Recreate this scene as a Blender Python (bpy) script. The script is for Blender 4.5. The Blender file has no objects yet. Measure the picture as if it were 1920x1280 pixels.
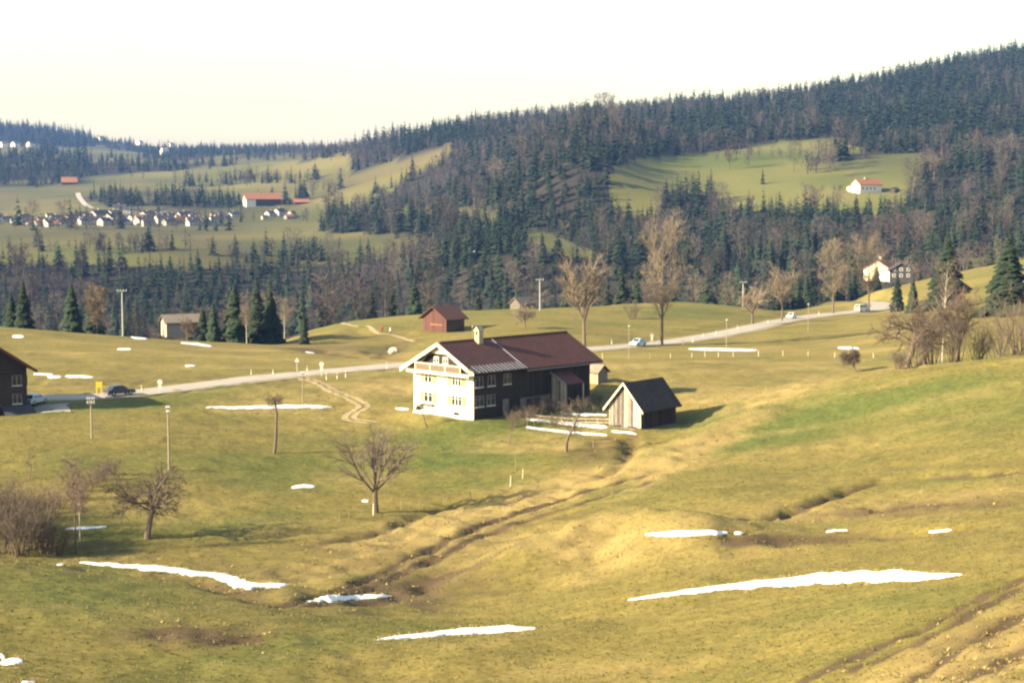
import bpy, bmesh, math, random
import numpy as np
from mathutils import Vector, Matrix

# ------------------------------------------------------------------ camera, world, sun, exposure
scene = bpy.context.scene
COL = scene.collection
FPX = 3200.0                      # focal length in pixels of a 1920 wide frame
CAMZ = 28.7                       # eye height above the farmhouse doorstep
TILT = math.atan(290.0 / FPX)
cam = bpy.data.cameras.new('camera')
cam.sensor_width = 36.0
cam.lens = FPX / 1920.0 * 36.0
cam.clip_start = 0.5
cam.clip_end = 20000.0
camo = bpy.data.objects.new('camera', cam)
COL.objects.link(camo)
camo.location = (0, 0, CAMZ)
camo.rotation_euler = (math.pi / 2 - TILT, 0, 0)
scene.camera = camo

SUN_EL = math.radians(23.0)
SUN_ROT = math.radians(250.0)     # left of the view and a little behind the camera
world = bpy.data.worlds.new('World')
scene.world = world
world.use_nodes = True
wt = world.node_tree
sky = wt.nodes.new('ShaderNodeTexSky')
sky.sky_type = 'NISHITA'
sky.sun_disc = False
sky.sun_elevation = SUN_EL
sky.sun_rotation = SUN_ROT
sky.altitude = 0.0
sky.air_density = 1.45
sky.dust_density = 1.0
sky.ozone_density = 0.6
wt.links.new(sky.outputs[0], wt.nodes['Background'].inputs[0])
wt.nodes['Background'].inputs[1].default_value = 0.075

sun = bpy.data.lights.new('sun', 'SUN')
sun.energy = 5.0
sun.angle = math.radians(0.5)
sun.color = (1.0, 0.85, 0.60)
suno = bpy.data.objects.new('sun', sun)
COL.objects.link(suno)
SDIR = Vector((math.sin(SUN_ROT) * math.cos(SUN_EL), math.cos(SUN_ROT) * math.cos(SUN_EL), math.sin(SUN_EL)))
suno.rotation_euler = SDIR.to_track_quat('Z', 'Y').to_euler()
suno.location = (-200, -80, 150)

vs = scene.view_settings
vs.view_transform = 'Standard'
vs.look = 'None'
vs.gamma = 1.0
vs.use_curve_mapping = False
vs.exposure = 1.95
scene.render.engine = 'CYCLES'
scene.cycles.use_denoising = True
scene.cycles.max_bounces = 5
scene.cycles.diffuse_bounces = 2
scene.cycles.volume_bounces = 0
scene.cycles.transparent_max_bounces = 4
scene.cycles.filter_width = 2.3

# ------------------------------------------------------------------ helpers
CT, ST = math.cos(TILT), math.sin(TILT)

def ray(px, py):
    X = (px - 960.0) / FPX
    Y = -(py - 640.0) / FPX
    return np.array([X, CT + Y * ST, -ST + Y * CT])

def at(px, py, d):                # the point at forward distance d seen at that place of the photograph
    r = ray(px, py)
    t = d / r[1]
    return np.array([r[0] * t, d, CAMZ + r[2] * t])

def proj(x, y, z):
    z = z - CAMZ
    dep = y * CT - z * ST
    dep = np.where(dep < 0.5, 0.5, dep) if isinstance(dep, np.ndarray) else max(dep, 0.5)
    v = y * ST + z * CT
    return 960.0 + FPX * x / dep, 640.0 - FPX * v / dep

def hash2(i, j, seed):
    h = (i * 374761393 + j * 668265263 + seed * 974634777) & 0xFFFFFFFF
    h = ((h ^ (h >> 13)) * 1274126177) & 0xFFFFFFFF
    return ((h ^ (h >> 16)) & 0xFFFF) / 65535.0

def vnoise(x, y, seed=0):
    x = np.asarray(x, float); y = np.asarray(y, float)
    i = np.floor(x).astype(np.int64); j = np.floor(y).astype(np.int64)
    fx = x - i; fy = y - j
    fx = fx * fx * fx * (fx * (fx * 6 - 15) + 10); fy = fy * fy * fy * (fy * (fy * 6 - 15) + 10)
    a = hash2(i, j, seed); b = hash2(i + 1, j, seed); c = hash2(i, j + 1, seed); d = hash2(i + 1, j + 1, seed)
    return (a * (1 - fx) + b * fx) * (1 - fy) + (c * (1 - fx) + d * fx) * fy - 0.5

def fbm(x, y, seed=0, octv=4):
    s = 0.0; a = 1.0
    for k in range(octv):
        s = s + a * vnoise(x * 2 ** k + 17.3 * k, y * 2 ** k - 9.1 * k, seed + k)
        a *= 0.5
    return s

def sstep(a, b, x):
    t = np.clip((x - a) / (b - a), 0, 1)
    return t * t * (3 - 2 * t)

# ------------------------------------------------------------------ relief of the valley
Z = 'z'   # (Z, height, depth) for ground that a crest hides
COLS = {
    0: [(1280, 92), (1240, 97), (1150, 108), (1090, 119), (1050, 127), (Z, -2.4, 141), (1000, 150), (900, 172), (830, 190), (800, 203), (772, 216),
        (740, 235), (700, 260), (650, 300), (614, 350), (Z, -12, 400), (Z, -35, 500), (Z, -42, 650), (Z, -35, 800), (Z, -25, 900), (480, 1000),
        (447, 1140), (430, 1250), (418, 1350), (398, 1600), (370, 1800), (350, 2000), (335, 2150), (300, 2600), (284, 3000), (264, 3500), (240, 4000), (Z, 120, 5200)],
    320: [(1280, 96), (1230, 101), (1180, 107), (1120, 121), (1085, 132), (1050, 143), (1000, 153), (900, 176), (830, 195), (760, 222), (728, 243),
          (690, 272), (655, 305), (634, 338), (Z, -13, 400), (Z, -36, 500), (Z, -42, 650), (Z, -36, 800), (Z, -26, 900), (480, 980),
          (445, 1130), (425, 1300), (402, 1500), (385, 1600), (360, 1800), (340, 2000), (322, 2200), (294, 2800), (284, 3600), (278, 4200), (Z, 100, 5200)],
    640: [(1280, 98), (1240, 102), (1200, 107), (1150, 117), (1115, 128), (1080, 137), (1040, 146), (960, 166), (900, 182), (850, 196), (800, 211),
          (760, 226), (720, 248), (697, 268), (682, 284), (668, 302), (655, 330), (640, 356), (622, 386), (605, 424), (Z, -22, 490), (Z, -40, 600), (Z, -42, 750),
          (Z, -34, 850), (490, 1000), (445, 1150), (412, 1350), (396, 1480), (382, 1580), (350, 1760), (320, 1980), (294, 2350), (284, 3000), (278, 3900), (Z, 95, 5200)],
    960: [(1280, 97), (1220, 105), (1175, 114), (1120, 126), (1080, 136), (1000, 153), (940, 168), (890, 183), (840, 197), (800, 208), (765, 220),
          (715, 246), (690, 268), (668, 300), (640, 330), (618, 356), (600, 386), (582, 430), (Z, -18, 500), (Z, -35, 600), (Z, -38, 720), (480, 850),
          (448, 950), (415, 1080), (390, 1200), (340, 1320), (300, 1450), (268, 1600), (248, 1800), (Z, 92, 2300), (Z, 80, 3200), (Z, 80, 5200)],
    1280: [(1280, 92), (1200, 102), (1120, 114), (1070, 122), (1035, 129), (1000, 138), (960, 148), (920, 160), (880, 175), (840, 190), (790, 207),
           (745, 225), (718, 242), (690, 266), (662, 300), (640, 344), (612, 376), (590, 412), (566, 452), (Z, -16, 520), (Z, -30, 620), (Z, -33, 720), (520, 800),
           (480, 900), (440, 980), (400, 1060), (382, 1095), (350, 1150), (300, 1270), (272, 1390), (235, 1600), (212, 1800), (Z, 112, 2200), (Z, 90, 3200), (Z, 90, 5200)],
    1600: [(1280, 82), (1200, 92), (1120, 104), (1060, 116), (1000, 130), (940, 147), (880, 165), (820, 182), (760, 198), (708, 213), (Z, 1.9, 236),
           (688, 264), (655, 302), (620, 362), (592, 438), (582, 464), (570, 492), (556, 530), (Z, -15, 600), (Z, -25, 690), (500, 800), (478, 850), (450, 900),
           (420, 960), (385, 1040), (358, 1090), (330, 1150), (290, 1250), (255, 1400), (214, 1600), (180, 1850), (Z, 116, 2400), (Z, 100, 5200)],
    1920: [(1280, 70), (1200, 80), (1120, 91), (1060, 102), (1000, 118), (940, 134), (880, 150), (820, 166), (760, 182), (700, 196), (668, 206),
           (Z, 5.6, 226), (638, 262), (600, 330), (560, 400), (520, 470), (486, 560), (Z, -3, 650), (Z, -6, 740), (450, 830), (400, 950), (350, 1080),
           (300, 1200), (250, 1350), (198, 1500), (152, 1700), (115, 1900), (92, 2050), (Z, 180, 2600), (Z, 150, 5200)],
}
COLS[800] = [(414, 1210), (392, 1400), (350, 1530), (310, 1650), (280, 1780), (262, 1950), (250, 2150), (Z, 95, 2800), (Z, 90, 5200)]
COLS[-700] = COLS[0]; COLS[2620] = COLS[1920]
_u, _v, _s = [], [], []
for cpx, rows in COLS.items():
    for r in rows:
        if r[0] == Z:
            zz, d = r[1], r[2]
        else:
            p = at(cpx, r[0], r[1]); zz, d = p[2], r[1]
        _u.append((cpx - 960) / 320.0); _v.append(math.log(d) * 9.0); _s.append((CAMZ - zz) / d)
    if cpx == 800: continue
    for zz, d in ((11.4, 45), (19.2, 22), (24.6, 8)):
        zz = zz + (cpx - 960) / 960 * 1.8 * min(1, d / 25)
        _u.append((cpx - 960) / 320.0); _v.append(math.log(d) * 9.0); _s.append((CAMZ - zz) / d)
_P = np.stack([_u, _v], 1); _s = np.array(_s)

def _tps(r2):
    return 0.5 * r2 * np.log(r2 + 1e-9)

def _fit():
    n = len(_P)
    d2 = ((_P[:, None] - _P[None]) ** 2).sum(-1)
    A = np.zeros((n + 3, n + 3))
    A[:n, :n] = _tps(d2) + np.eye(n) * 0.02
    A[:n, n] = A[n, :n] = 1
    A[:n, n + 1:] = _P; A[n + 1:, :n] = _P.T
    return np.linalg.solve(A, np.concatenate([_s, np.zeros(3)]))
_W = _fit()

def base_height(x, y):
    x = np.atleast_1d(np.asarray(x, float)).ravel(); y = np.atleast_1d(np.asarray(y, float)).ravel()
    out = np.empty(len(x))
    for a in range(0, len(x), 60000):
        xs = x[a:a + 60000]; ys = np.maximum(y[a:a + 60000], 8.0)
        u = np.clip(xs / ys * 10.0, -5.3, 5.3); v = np.log(np.minimum(ys, 5200)) * 9.0
        r2 = (u[:, None] - _P[None, :, 0]) ** 2 + (v[:, None] - _P[None, :, 1]) ** 2
        s = _tps(r2) @ _W[:-3] + _W[-3] + _W[-2] * u + _W[-1] * v
        z = CAMZ - s * np.minimum(ys, 5200)
        z = z + np.maximum(8.0 - y[a:a + 60000], 0) * 0.2
        near = sstep(60, 90, ys) * (1 - sstep(450, 700, ys))
        z = z + near * (0.72 * fbm(xs / 34, ys / 22, 3, 3) + 0.22 * fbm(xs / 7, ys / 5, 8, 2))
        far = sstep(600, 1100, ys)
        z = z + far * 7.0 * fbm(xs / 210, ys / 170, 21, 3) * (0.4 + 0.6 * sstep(1200, 2500, ys))
        out[a:a + 60000] = z
    return out

_DS = np.exp(np.linspace(math.log(60), math.log(5000), 1500))
def hit(px, py, fn=None, dmin=60, dmax=5000):
    """where the sight line through a point of the photograph meets the ground"""
    fn = fn or base_height
    r = ray(px, py)
    ds = _DS[(_DS >= dmin) & (_DS <= dmax)]
    t = ds / r[1]
    zr = CAMZ + r[2] * t
    g = fn(r[0] * t, ds)
    k = np.nonzero(zr <= g)[0]
    if len(k) == 0:
        k = np.array([int(np.argmin(zr - g))])
        d = ds[k[0]]
    else:
        k = k[0]
        if k == 0: d = ds[0]
        else:
            a, b = zr[k - 1] - g[k - 1], zr[k] - g[k]
            f = a / (a - b + 1e-12)
            d = ds[k - 1] + f * (ds[k] - ds[k - 1])
    t = d / r[1]
    x = r[0] * t
    return np.array([x, d, float(fn(np.array([x]), np.array([d]))[0])])

def line(pts, fn=None, dmin=60, dmax=5000):
    return np.array([hit(a, b, fn, dmin, dmax) for a, b in pts])

def smooth_line(P, step):
    """Catmull-Rom through the points, resampled about every step metres"""
    P = np.asarray(P)
    out = []
    for i in range(len(P) - 1):
        p0 = P[max(i - 1, 0)]; p1 = P[i]; p2 = P[i + 1]; p3 = P[min(i + 2, len(P) - 1)]
        n = max(2, int(np.linalg.norm(p2[:2] - p1[:2]) / step))
        for k in range(n):
            t = k / n
            out.append(0.5 * ((2 * p1) + (-p0 + p2) * t + (2 * p0 - 5 * p1 + 4 * p2 - p3) * t * t + (-p0 + 3 * p1 - 3 * p2 + p3) * t ** 3))
    out.append(P[-1])
    return np.array(out)

def dist_line(x, y, L):
    """distance to a polyline, and the height of its nearest point"""
    best = np.full(len(x), 1e9); zb = np.zeros(len(x))
    for a, b in zip(L[:-1], L[1:]):
        dx, dy = b[0] - a[0], b[1] - a[1]
        q = dx * dx + dy * dy + 1e-9
        t = np.clip(((x - a[0]) * dx + (y - a[1]) * dy) / q, 0, 1)
        d = np.hypot(x - a[0] - t * dx, y - a[1] - t * dy)
        m = d < best
        best[m] = d[m]; zb[m] = (a[2] + (b[2] - a[2]) * t)[m]
    return best, zb

# the road, in three visible runs that join behind the farmhouse
ROADPX = [(-90, 731), (-20, 740), (50, 750), (100, 755), (150, 754), (230, 742), (330, 727), (430, 713), (520, 704), (620, 694), (730, 686)]
ROADPX2 = [(1140, 651), (1220, 645), (1290, 637), (1360, 625), (1420, 611), (1480, 599), (1540, 590), (1600, 584), (1650, 582)]
R1 = line(ROADPX, None, 150, 330); R2 = line(ROADPX2, None, 280, 520)
R3 = np.array([[R2[-1][0] + 8, R2[-1][1] + 40, R2[-1][2] - .4], [R2[-1][0] + 6, R2[-1][1] + 110, R2[-1][2] - 5]])
ROAD = smooth_line(np.concatenate([R1, R2, R3]), 2.5)
k = np.ones(15) / 15
for c_ in (0, 1, 2):
    e = np.concatenate([np.full(7, ROAD[0, c_]), ROAD[:, c_], np.full(7, ROAD[-1, c_])])
    sm = np.convolve(e, k, 'valid')
    ROAD[:, c_] = sm
ROAD_W = 2.9
# soft ground cut: ditches, stream gully, wheel ruts and banks: (points, depth, half width)
CUTPX = [
    ([(1920, 884), (1820, 888), (1720, 893), (1620, 908), (1560, 930), (1480, 960), (1395, 978)], 1.15, 0.9),
    ([(1920, 980), (1800, 990), (1700, 996), (1600, 1002), (1500, 1010), (1380, 1020)], 0.9, 1.5),
    ([(1185, 812), (1180, 845), (1165, 872), (1120, 893), (1040, 912), (960, 930), (880, 944), (800, 960), (740, 985), (660, 1006), (590, 1020)], 0.8, 1.0),
    ([(1205, 893), (1130, 912), (1060, 935), (980, 958), (900, 985), (820, 1022), (740, 1062), (660, 1095), (560, 1118), (470, 1130)], 0.42, 0.42),
    ([(1215, 906), (1140, 926), (1070, 950), (990, 975), (910, 1002), (840, 1036), (760, 1072), (680, 1103), (580, 1124)], 0.42, 0.42),
    ([(960, 1062), (900, 1075), (820, 1085), (740, 1105), (640, 1125), (540, 1125), (440, 1105), (380, 1085), (250, 1070), (120, 1060)], 0.9, 2.0),
    ([(840, 1150), (800, 1130), (770, 1105)], 0.35, 1.4),
    ([(1920, 1082), (1840, 1120), (1780, 1150), (1740, 1172), (1640, 1215), (1540, 1262), (1480, 1290)], 0.35, 0.4),
    ([(1920, 1100), (1860, 1128), (1800, 1162), (1760, 1185), (1700, 1212), (1600, 1255)], 0.35, 0.4),
    ([(1920, 1150), (1860, 1180), (1800, 1215), (1720, 1270)], 0.4, 0.5),
    ([(1920, 1215), (1870, 1240), (1820, 1275)], 0.4, 0.6),
    ([(300, 1185), (380, 1190), (420, 1205), (470, 1195)], 0.3, 0.6),
    ([(1440, 640), (1520, 636), (1600, 628), (1660, 618)], 0.5, 1.6),
    ([(560, 652), (640, 660), (700, 668), (722, 660), (750, 645), (772, 638)], 1.3, 4.5),
    ([(250, 628), (300, 634), (345, 636)], 1.2, 3.0),
]
CUTS = []
for pts, dep, w in CUTPX:
    CUTS.append((smooth_line(line(pts), 2.0), dep, w))
# raised banks: (points, height, half width)
BANKPX = [
    ([(970, 1075), (1040, 1042), (1120, 1018), (1200, 1004), (1290, 1012)], 2.1, 4.5),
    ([(1215, 868), (1290, 838), (1360, 800), (1420, 775)], 0.7, 3.0),
    ([(840, 1255), (960, 1212), (1060, 1192)], 0.6, 3.0),
    ([(430, 640), (470, 634)], 2.0, 5.0),
    ([(600, 640), (650, 625), (700, 622)], 1.2, 6.0),
]
BANKS = []
BANKS.append((np.array([[(1075 - 960) / FPX * 1120, 1120, 0], [(1085 - 960) / FPX * 1250, 1250, 0], [(1100 - 960) / FPX * 1360, 1360, 0]]), 30.0, 50.0))  # wooded spur, raised to cast shade over the upper right meadow
for pts, hgt, w in BANKPX:
    BANKS.append((smooth_line(line(pts), 3.0), hgt, w))
PADS = []   # (x, y, z, radius) level ground under buildings

def height(x, y):
    x = np.atleast_1d(np.asarray(x, float)).ravel(); y = np.atleast_1d(np.asarray(y, float)).ravel()
    z = base_height(x, y)
    for L, hgt, w in BANKS:
        m = (x > L[:, 0].min() - 4 * w) & (x < L[:, 0].max() + 4 * w) & (y > L[:, 1].min() - 4 * w) & (y < L[:, 1].max() + 4 * w)
        if m.any():
            d, _ = dist_line(x[m], y[m], L)
            z[m] += hgt * np.exp(-(d / w) ** 2)
    for L, dep, w in CUTS:
        m = (x > L[:, 0].min() - 4 * w) & (x < L[:, 0].max() + 4 * w) & (y > L[:, 1].min() - 4 * w) & (y < L[:, 1].max() + 4 * w)
        if m.any():
            d, _ = dist_line(x[m], y[m], L)
            ends = np.minimum(np.hypot(x[m] - L[0, 0], y[m] - L[0, 1]), np.hypot(x[m] - L[-1, 0], y[m] - L[-1, 1]))
            wob = 0.75 + 0.7 * vnoise(x[m] / 2.1, y[m] / 2.1, 5)
            z[m] -= dep * np.exp(-(d / w) ** 2) * wob * sstep(0, 2.5 * w + 2, ends + 1.0)
    for cx, cy, cz, rad in PADS:
        d = np.hypot(x - cx, y - cy)
        f = 1 - sstep(rad, rad + 3.5, d)
        z = z * (1 - f) + cz * f
    m = (x > ROAD[:, 0].min() - 12) & (x < ROAD[:, 0].max() + 12) & (y > ROAD[:, 1].min() - 12) & (y < ROAD[:, 1].max() + 12)
    if m.any():
        d, zr = dist_line(x[m], y[m], ROAD)
        f = 1 - sstep(ROAD_W + 1.0, ROAD_W + 6.5, d)
        z[m] = z[m] * (1 - f) + (zr - 0.10) * f
    return z

def h1(x, y):
    return float(height(np.array([x]), np.array([y]))[0])

def ground(px, py, dmin=60, dmax=5000):
    return hit(px, py, height, dmin, dmax)

# ------------------------------------------------------------------ materials
MATS = {}
def node_mat(name):
    m = bpy.data.materials.new(name)
    m.use_nodes = True
    nt = m.node_tree
    b = nt.nodes['Principled BSDF']
    MATS[name] = m
    return m, nt, b

def N(nt, kind, **kw):
    n = nt.nodes.new(kind)
    for a, v in kw.items():
        if a == 'op': n.operation = v
        elif a.startswith('i_'): n.inputs[a[2:]].default_value = v
        else: setattr(n, a, v)
    return n

def mixc(nt, fac, a, b, blend='MIX'):
    n = nt.nodes.new('ShaderNodeMix'); n.data_type = 'RGBA'; n.blend_type = blend
    for idx, v in ((0, fac), (6, a), (7, b)):
        if isinstance(v, bpy.types.NodeSocket): nt.links.new(v, n.inputs[idx])
        elif idx == 0: n.inputs[0].default_value = v
        else: n.inputs[idx].default_value = (*v, 1)
    return n.outputs[2]

def ramp(nt, src, lo, hi):
    n = nt.nodes.new('ShaderNodeMapRange')
    nt.links.new(src, n.inputs[0]); n.inputs[1].default_value = lo; n.inputs[2].default_value = hi
    return n.outputs[0]

def noise_tex(nt, scale, detail=4, rough=0.6, vec=None, stretch=None, coord='Object'):
    t = N(nt, 'ShaderNodeTexNoise'); t.inputs['Scale'].default_value = scale
    t.inputs['Detail'].default_value = detail; t.inputs['Roughness'].default_value = rough
    if vec is None:
        tc = N(nt, 'ShaderNodeTexCoord'); vec = tc.outputs[coord]
    if stretch:
        mp = N(nt, 'ShaderNodeMapping'); mp.inputs['Scale'].default_value = stretch
        nt.links.new(vec, mp.inputs[0]); vec = mp.outputs[0]
    nt.links.new(vec, t.inputs['Vector'])
    return t.outputs['Fac']

def mat(name, c1, c2=None, scale=3.0, rough=0.85, stretch=None, bump=0.0, spec=0.25, rnd=0.0, metal=0.0, coord='Object'):
    if name in MATS: return MATS[name]
    m, nt, b = node_mat(name)
    b.inputs['Roughness'].default_value = rough
    b.inputs['Specular IOR Level'].default_value = spec
    b.inputs['Metallic'].default_value = metal
    c2 = c2 or tuple(0.7 * v for v in c1)
    f = noise_tex(nt, scale, 5, 0.65, None, stretch, coord)
    col = mixc(nt, ramp(nt, f, 0.3, 0.7), c1, c2)
    if rnd:
        oi = N(nt, 'ShaderNodeObjectInfo')
        hv = N(nt, 'ShaderNodeHueSaturation')
        nt.links.new(ramp(nt, oi.outputs['Random'], 0, 1), hv.inputs['Value'])
        mr = hv.inputs['Value'].links[0].from_node
        mr.inputs[3].default_value = 1 - rnd; mr.inputs[4].default_value = 1 + rnd
        nt.links.new(col, hv.inputs['Color']); col = hv.outputs[0]
    nt.links.new(col, b.inputs['Base Color'])
    if bump:
        bp = N(nt, 'ShaderNodeBump'); bp.inputs['Strength'].default_value = bump; bp.inputs['Distance'].default_value = 0.05
        nt.links.new(f, bp.inputs['Height']); nt.links.new(bp.outputs[0], b.inputs['Normal'])
    return m

# ------------------------------------------------------------------ mesh helpers
class MB:
    def __init__(s): s.v = []; s.f = []
    def add(s, vs_, fs):
        o = len(s.v); s.v.extend([tuple(p) for p in vs_]); s.f.extend([tuple(i + o for i in q) for q in fs]); return s
    def box(s, x0, x1, y0, y1, z0, z1):
        return s.add([(x0, y0, z0), (x1, y0, z0), (x1, y1, z0), (x0, y1, z0), (x0, y0, z1), (x1, y0, z1), (x1, y1, z1), (x0, y1, z1)],
                     [(0, 3, 2, 1), (4, 5, 6, 7), (0, 1, 5, 4), (1, 2, 6, 5), (2, 3, 7, 6), (3, 0, 4, 7)])
    def hexa(s, p):      # eight corners, bottom ring then top ring
        return s.add(p, [(0, 3, 2, 1), (4, 5, 6, 7), (0, 1, 5, 4), (1, 2, 6, 5), (2, 3, 7, 6), (3, 0, 4, 7)])
    def beam(s, a, b, w, h):
        a, b = Vector(a), Vector(b); d = (b - a).normalized()
        up = Vector((0, 0, 1)) if abs(d.z) < 0.95 else Vector((1, 0, 0))
        r = d.cross(up).normalized() * (w / 2); u = r.cross(d).normalized() * (h / 2)
        return s.hexa([a - r - u, a + r - u, b + r - u, b - r - u, a - r + u, a + r + u, b + r + u, b - r + u])
    def tube(s, pts, rad, n=6, cap=True):
        pts = [Vector(p) for p in pts]; rings = []; o = len(s.v)
        ref = Vector((0.3, 0.9, 0.1))
        for i, p in enumerate(pts):
            d = (pts[min(i + 1, len(pts) - 1)] - pts[max(i - 1, 0)]).normalized()
            a = d.cross(ref)
            if a.length < 1e-3: a = d.cross(Vector((1, 0, 0)))
            a.normalize(); b = d.cross(a)
            for k in range(n):
                t = 2 * math.pi * k / n
                s.v.append(tuple(p + (a * math.cos(t) + b * math.sin(t)) * rad[i]))
        for i in range(len(pts) - 1):
            for k in range(n):
                k2 = (k + 1) % n
                s.f.append((o + i * n + k, o + i * n + k2, o + (i + 1) * n + k2, o + (i + 1) * n + k))
        if cap:
            s.f.append(tuple(o + (len(pts) - 1) * n + k for k in range(n)))
            s.f.append(tuple(o + k for k in reversed(range(n))))
        return s
    def prism(s, poly, ax, a0, a1):   # polygon in the two other axes, extruded along axis ax
        n = len(poly)
        def mk(p, a):
            return {'x': (a, p[0], p[1]), 'y': (p[0], a, p[1]), 'z': (p[0], p[1], a)}[ax]
        s.add([mk(p, a0) for p in poly] + [mk(p, a1) for p in poly],
              [tuple(range(n)), tuple(range(2 * n - 1, n - 1, -1))] + [(i, i + n, (i + 1) % n + n, (i + 1) % n) for i in range(n)])
        return s
    def mesh(s, name, m):
        me = bpy.data.meshes.new(name)
        me.from_pydata(s.v, [], s.f)
        if m: me.materials.append(m)
        bm = bmesh.new(); bm.from_mesh(me); bmesh.ops.recalc_face_normals(bm, faces=bm.faces); bm.to_mesh(me); bm.free()
        me.update()
        return me
    def build(s, name, m, parent=None, smooth=False):
        me = s.mesh(name, m)
        if smooth: me.polygons.foreach_set('use_smooth', [True] * len(me.polygons))
        return link(name, me, parent)

def link(name, data, parent=None, loc=None, rotz=None, sc=None):
    o = bpy.data.objects.new(name, data)
    COL.objects.link(o)
    if parent: o.parent = parent
    if loc is not None: o.location = loc
    if rotz is not None: o.rotation_euler = (0, 0, rotz)
    if sc is not None: o.scale = sc if hasattr(sc, '__len__') else (sc, sc, sc)
    return o

def tag(o, label, cat, group=None):
    o['label'] = label; o['category'] = cat
    if group: o['group'] = group
    return o

def thing(name, label, cat, loc, rotz=0.0, group=None, sc=None):
    o = link(name, None, None, tuple(loc), rotz, sc)
    o.empty_display_size = 0.5
    return tag(o, label, cat, group)

def raw_mesh(name, V, F, m, smooth=False, attrs=None):
    V = np.asarray(V, np.float32); F = np.asarray(F, np.int32)
    me = bpy.data.meshes.new(name)
    k = F.shape[1]
    me.vertices.add(len(V)); me.vertices.foreach_set('co', V.ravel())
    me.loops.add(F.size); me.loops.foreach_set('vertex_index', F.ravel())
    me.polygons.add(len(F))
    me.polygons.foreach_set('loop_start', np.arange(0, F.size, k, dtype=np.int32))
    me.polygons.foreach_set('loop_total', np.full(len(F), k, np.int32))
    if smooth: me.polygons.foreach_set('use_smooth', np.ones(len(F), bool))
    for an, av in (attrs or {}).items():
        a = me.attributes.new(an, 'FLOAT', 'POINT'); a.data.foreach_set('value', np.asarray(av, np.float32))
    if m: me.materials.append(m)
    me.update(calc_edges=True); me.validate()
    return me
# ------------------------------------------------------------------ anchors of the buildings and level pads under them
HOUSE = at(888, 788, 210.0); HOUSE_ROT = math.radians(45)
def loc2w(o, rot, x, y):
    return o[0] + x * math.cos(rot) - y * math.sin(rot), o[1] + x * math.sin(rot) + y * math.cos(rot)
for lx, ly, dz, rad in ((3.5, 3.5, 0, 5.2), (3.5, 8, 0, 4.6), (11, 5.5, .15, 6.5), (18.5, 5.5, .4, 6.5)):
    wx, wy = loc2w(HOUSE, HOUSE_ROT, lx, ly); PADS.append((wx, wy, HOUSE[2] + dz, rad))
HUT = at(1202, 808, 203.0); HUT_ROT = math.radians(50)
wx, wy = loc2w(HUT, HUT_ROT, 3.6, 2.4); PADS.append((wx, wy, HUT[2] + .1, 4.6))
SHED = at(1139, 716, 240.0)
PADS.append((SHED[0] - .5, SHED[1] + 1.6, SHED[2], 2.6))
BARN = hit(837, 623, None, 300, 430); PADS.append((BARN[0], BARN[1] + 4, BARN[2], 5.5))
LEFT = at(52, 780, 220.0); PADS.append((LEFT[0] - 6, LEFT[1] + 1, LEFT[2], 6.0))
FARM_R = hit(1612, 360, None, 900, 1300); PADS.append((FARM_R[0] + 8, FARM_R[1] + 8, FARM_R[2], 14))
FARM_L = hit(462, 387, None, 1300, 1900); PADS.append((FARM_L[0] + 12, FARM_L[1] + 8, FARM_L[2], 18))

# ------------------------------------------------------------------ where woods stand and meadows lie beyond the crest
MEADOWS = [
    [(-900, 430), (0, 430), (180, 425), (300, 424), (430, 430), (600, 434), (760, 440), (800, 448), (760, 470), (700, 490), (640, 497), (560, 502), (300, 502), (0, 498), (-900, 498)],
    [(-900, 345), (60, 350), (140, 345), (170, 378), (210, 386), (430, 390), (460, 382), (600, 382), (640, 392), (700, 390), (900, 390), (965, 425), (935, 436), (870, 420), (760, 412), (700, 408), (620, 414), (600, 434), (430, 430), (300, 424), (180, 425), (0, 430), (-900, 430)],
    [(560, 388), (600, 345), (700, 312), (800, 282), (850, 268), (845, 292), (790, 322), (740, 354), (705, 388), (640, 394)],
    [(100, 275), (200, 277), (280, 292), (250, 302), (160, 302), (110, 290)],
    [(150, 330), (330, 320), (520, 292), (575, 292), (560, 310), (420, 332), (380, 347), (250, 352), (150, 347)],
    [(1140, 345), (1200, 335), (1310, 312), (1345, 296), (1420, 288), (1500, 300), (1580, 305), (1640, 287), (1760, 290), (1775, 308), (1725, 325), (1705, 360), (1700, 402), (1600, 402), (1540, 402), (1400, 398), (1345, 396), (1330, 366), (1250, 366), (1230, 410), (1150, 410)],
    [(1130, 322), (1200, 297), (1300, 290), (1450, 268), (1560, 255), (1625, 285), (1500, 302), (1345, 298), (1310, 314), (1150, 347)],
    [(962, 425), (1010, 432), (1080, 457), (1130, 477), (1060, 480), (990, 455)],
    [(1800, 520), (1820, 484), (2700, 470), (2700, 560)],
]
def in_poly(px, py, poly):
    r = np.zeros(len(px), bool); n = len(poly); j = n - 1
    for i in range(n):
        xi, yi = poly[i]; xj, yj = poly[j]
        c = ((yi > py) != (yj > py)) & (px < (xj - xi) * (py - yi) / (yj - yi + 1e-9) + xi)
        r ^= c; j = i
    return r
def crest(px):
    return np.interp(px, [-700, 0, 320, 480, 560, 640, 960, 1280, 1600, 1760, 1920, 2600], [360, 360, 352, 372, 410, 436, 446, 466, 548, 575, 590, 600])
def wood(x, y, z):
    px, py = proj(x, y, z)
    w = y > crest(px)
    for m in MEADOWS:
        w &= ~(in_poly(px + 9 * vnoise(x / 30, y / 30, 77), py + 5 * vnoise(x / 30, y / 30, 78), m) & (y > 640))
    far = (y > 1650) & (px < 660)
    w &= ~(far & (fbm(x / 190 + 3, y / 260, 91, 3) > np.where(py < 285, .22, .10)))
    return w

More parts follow.
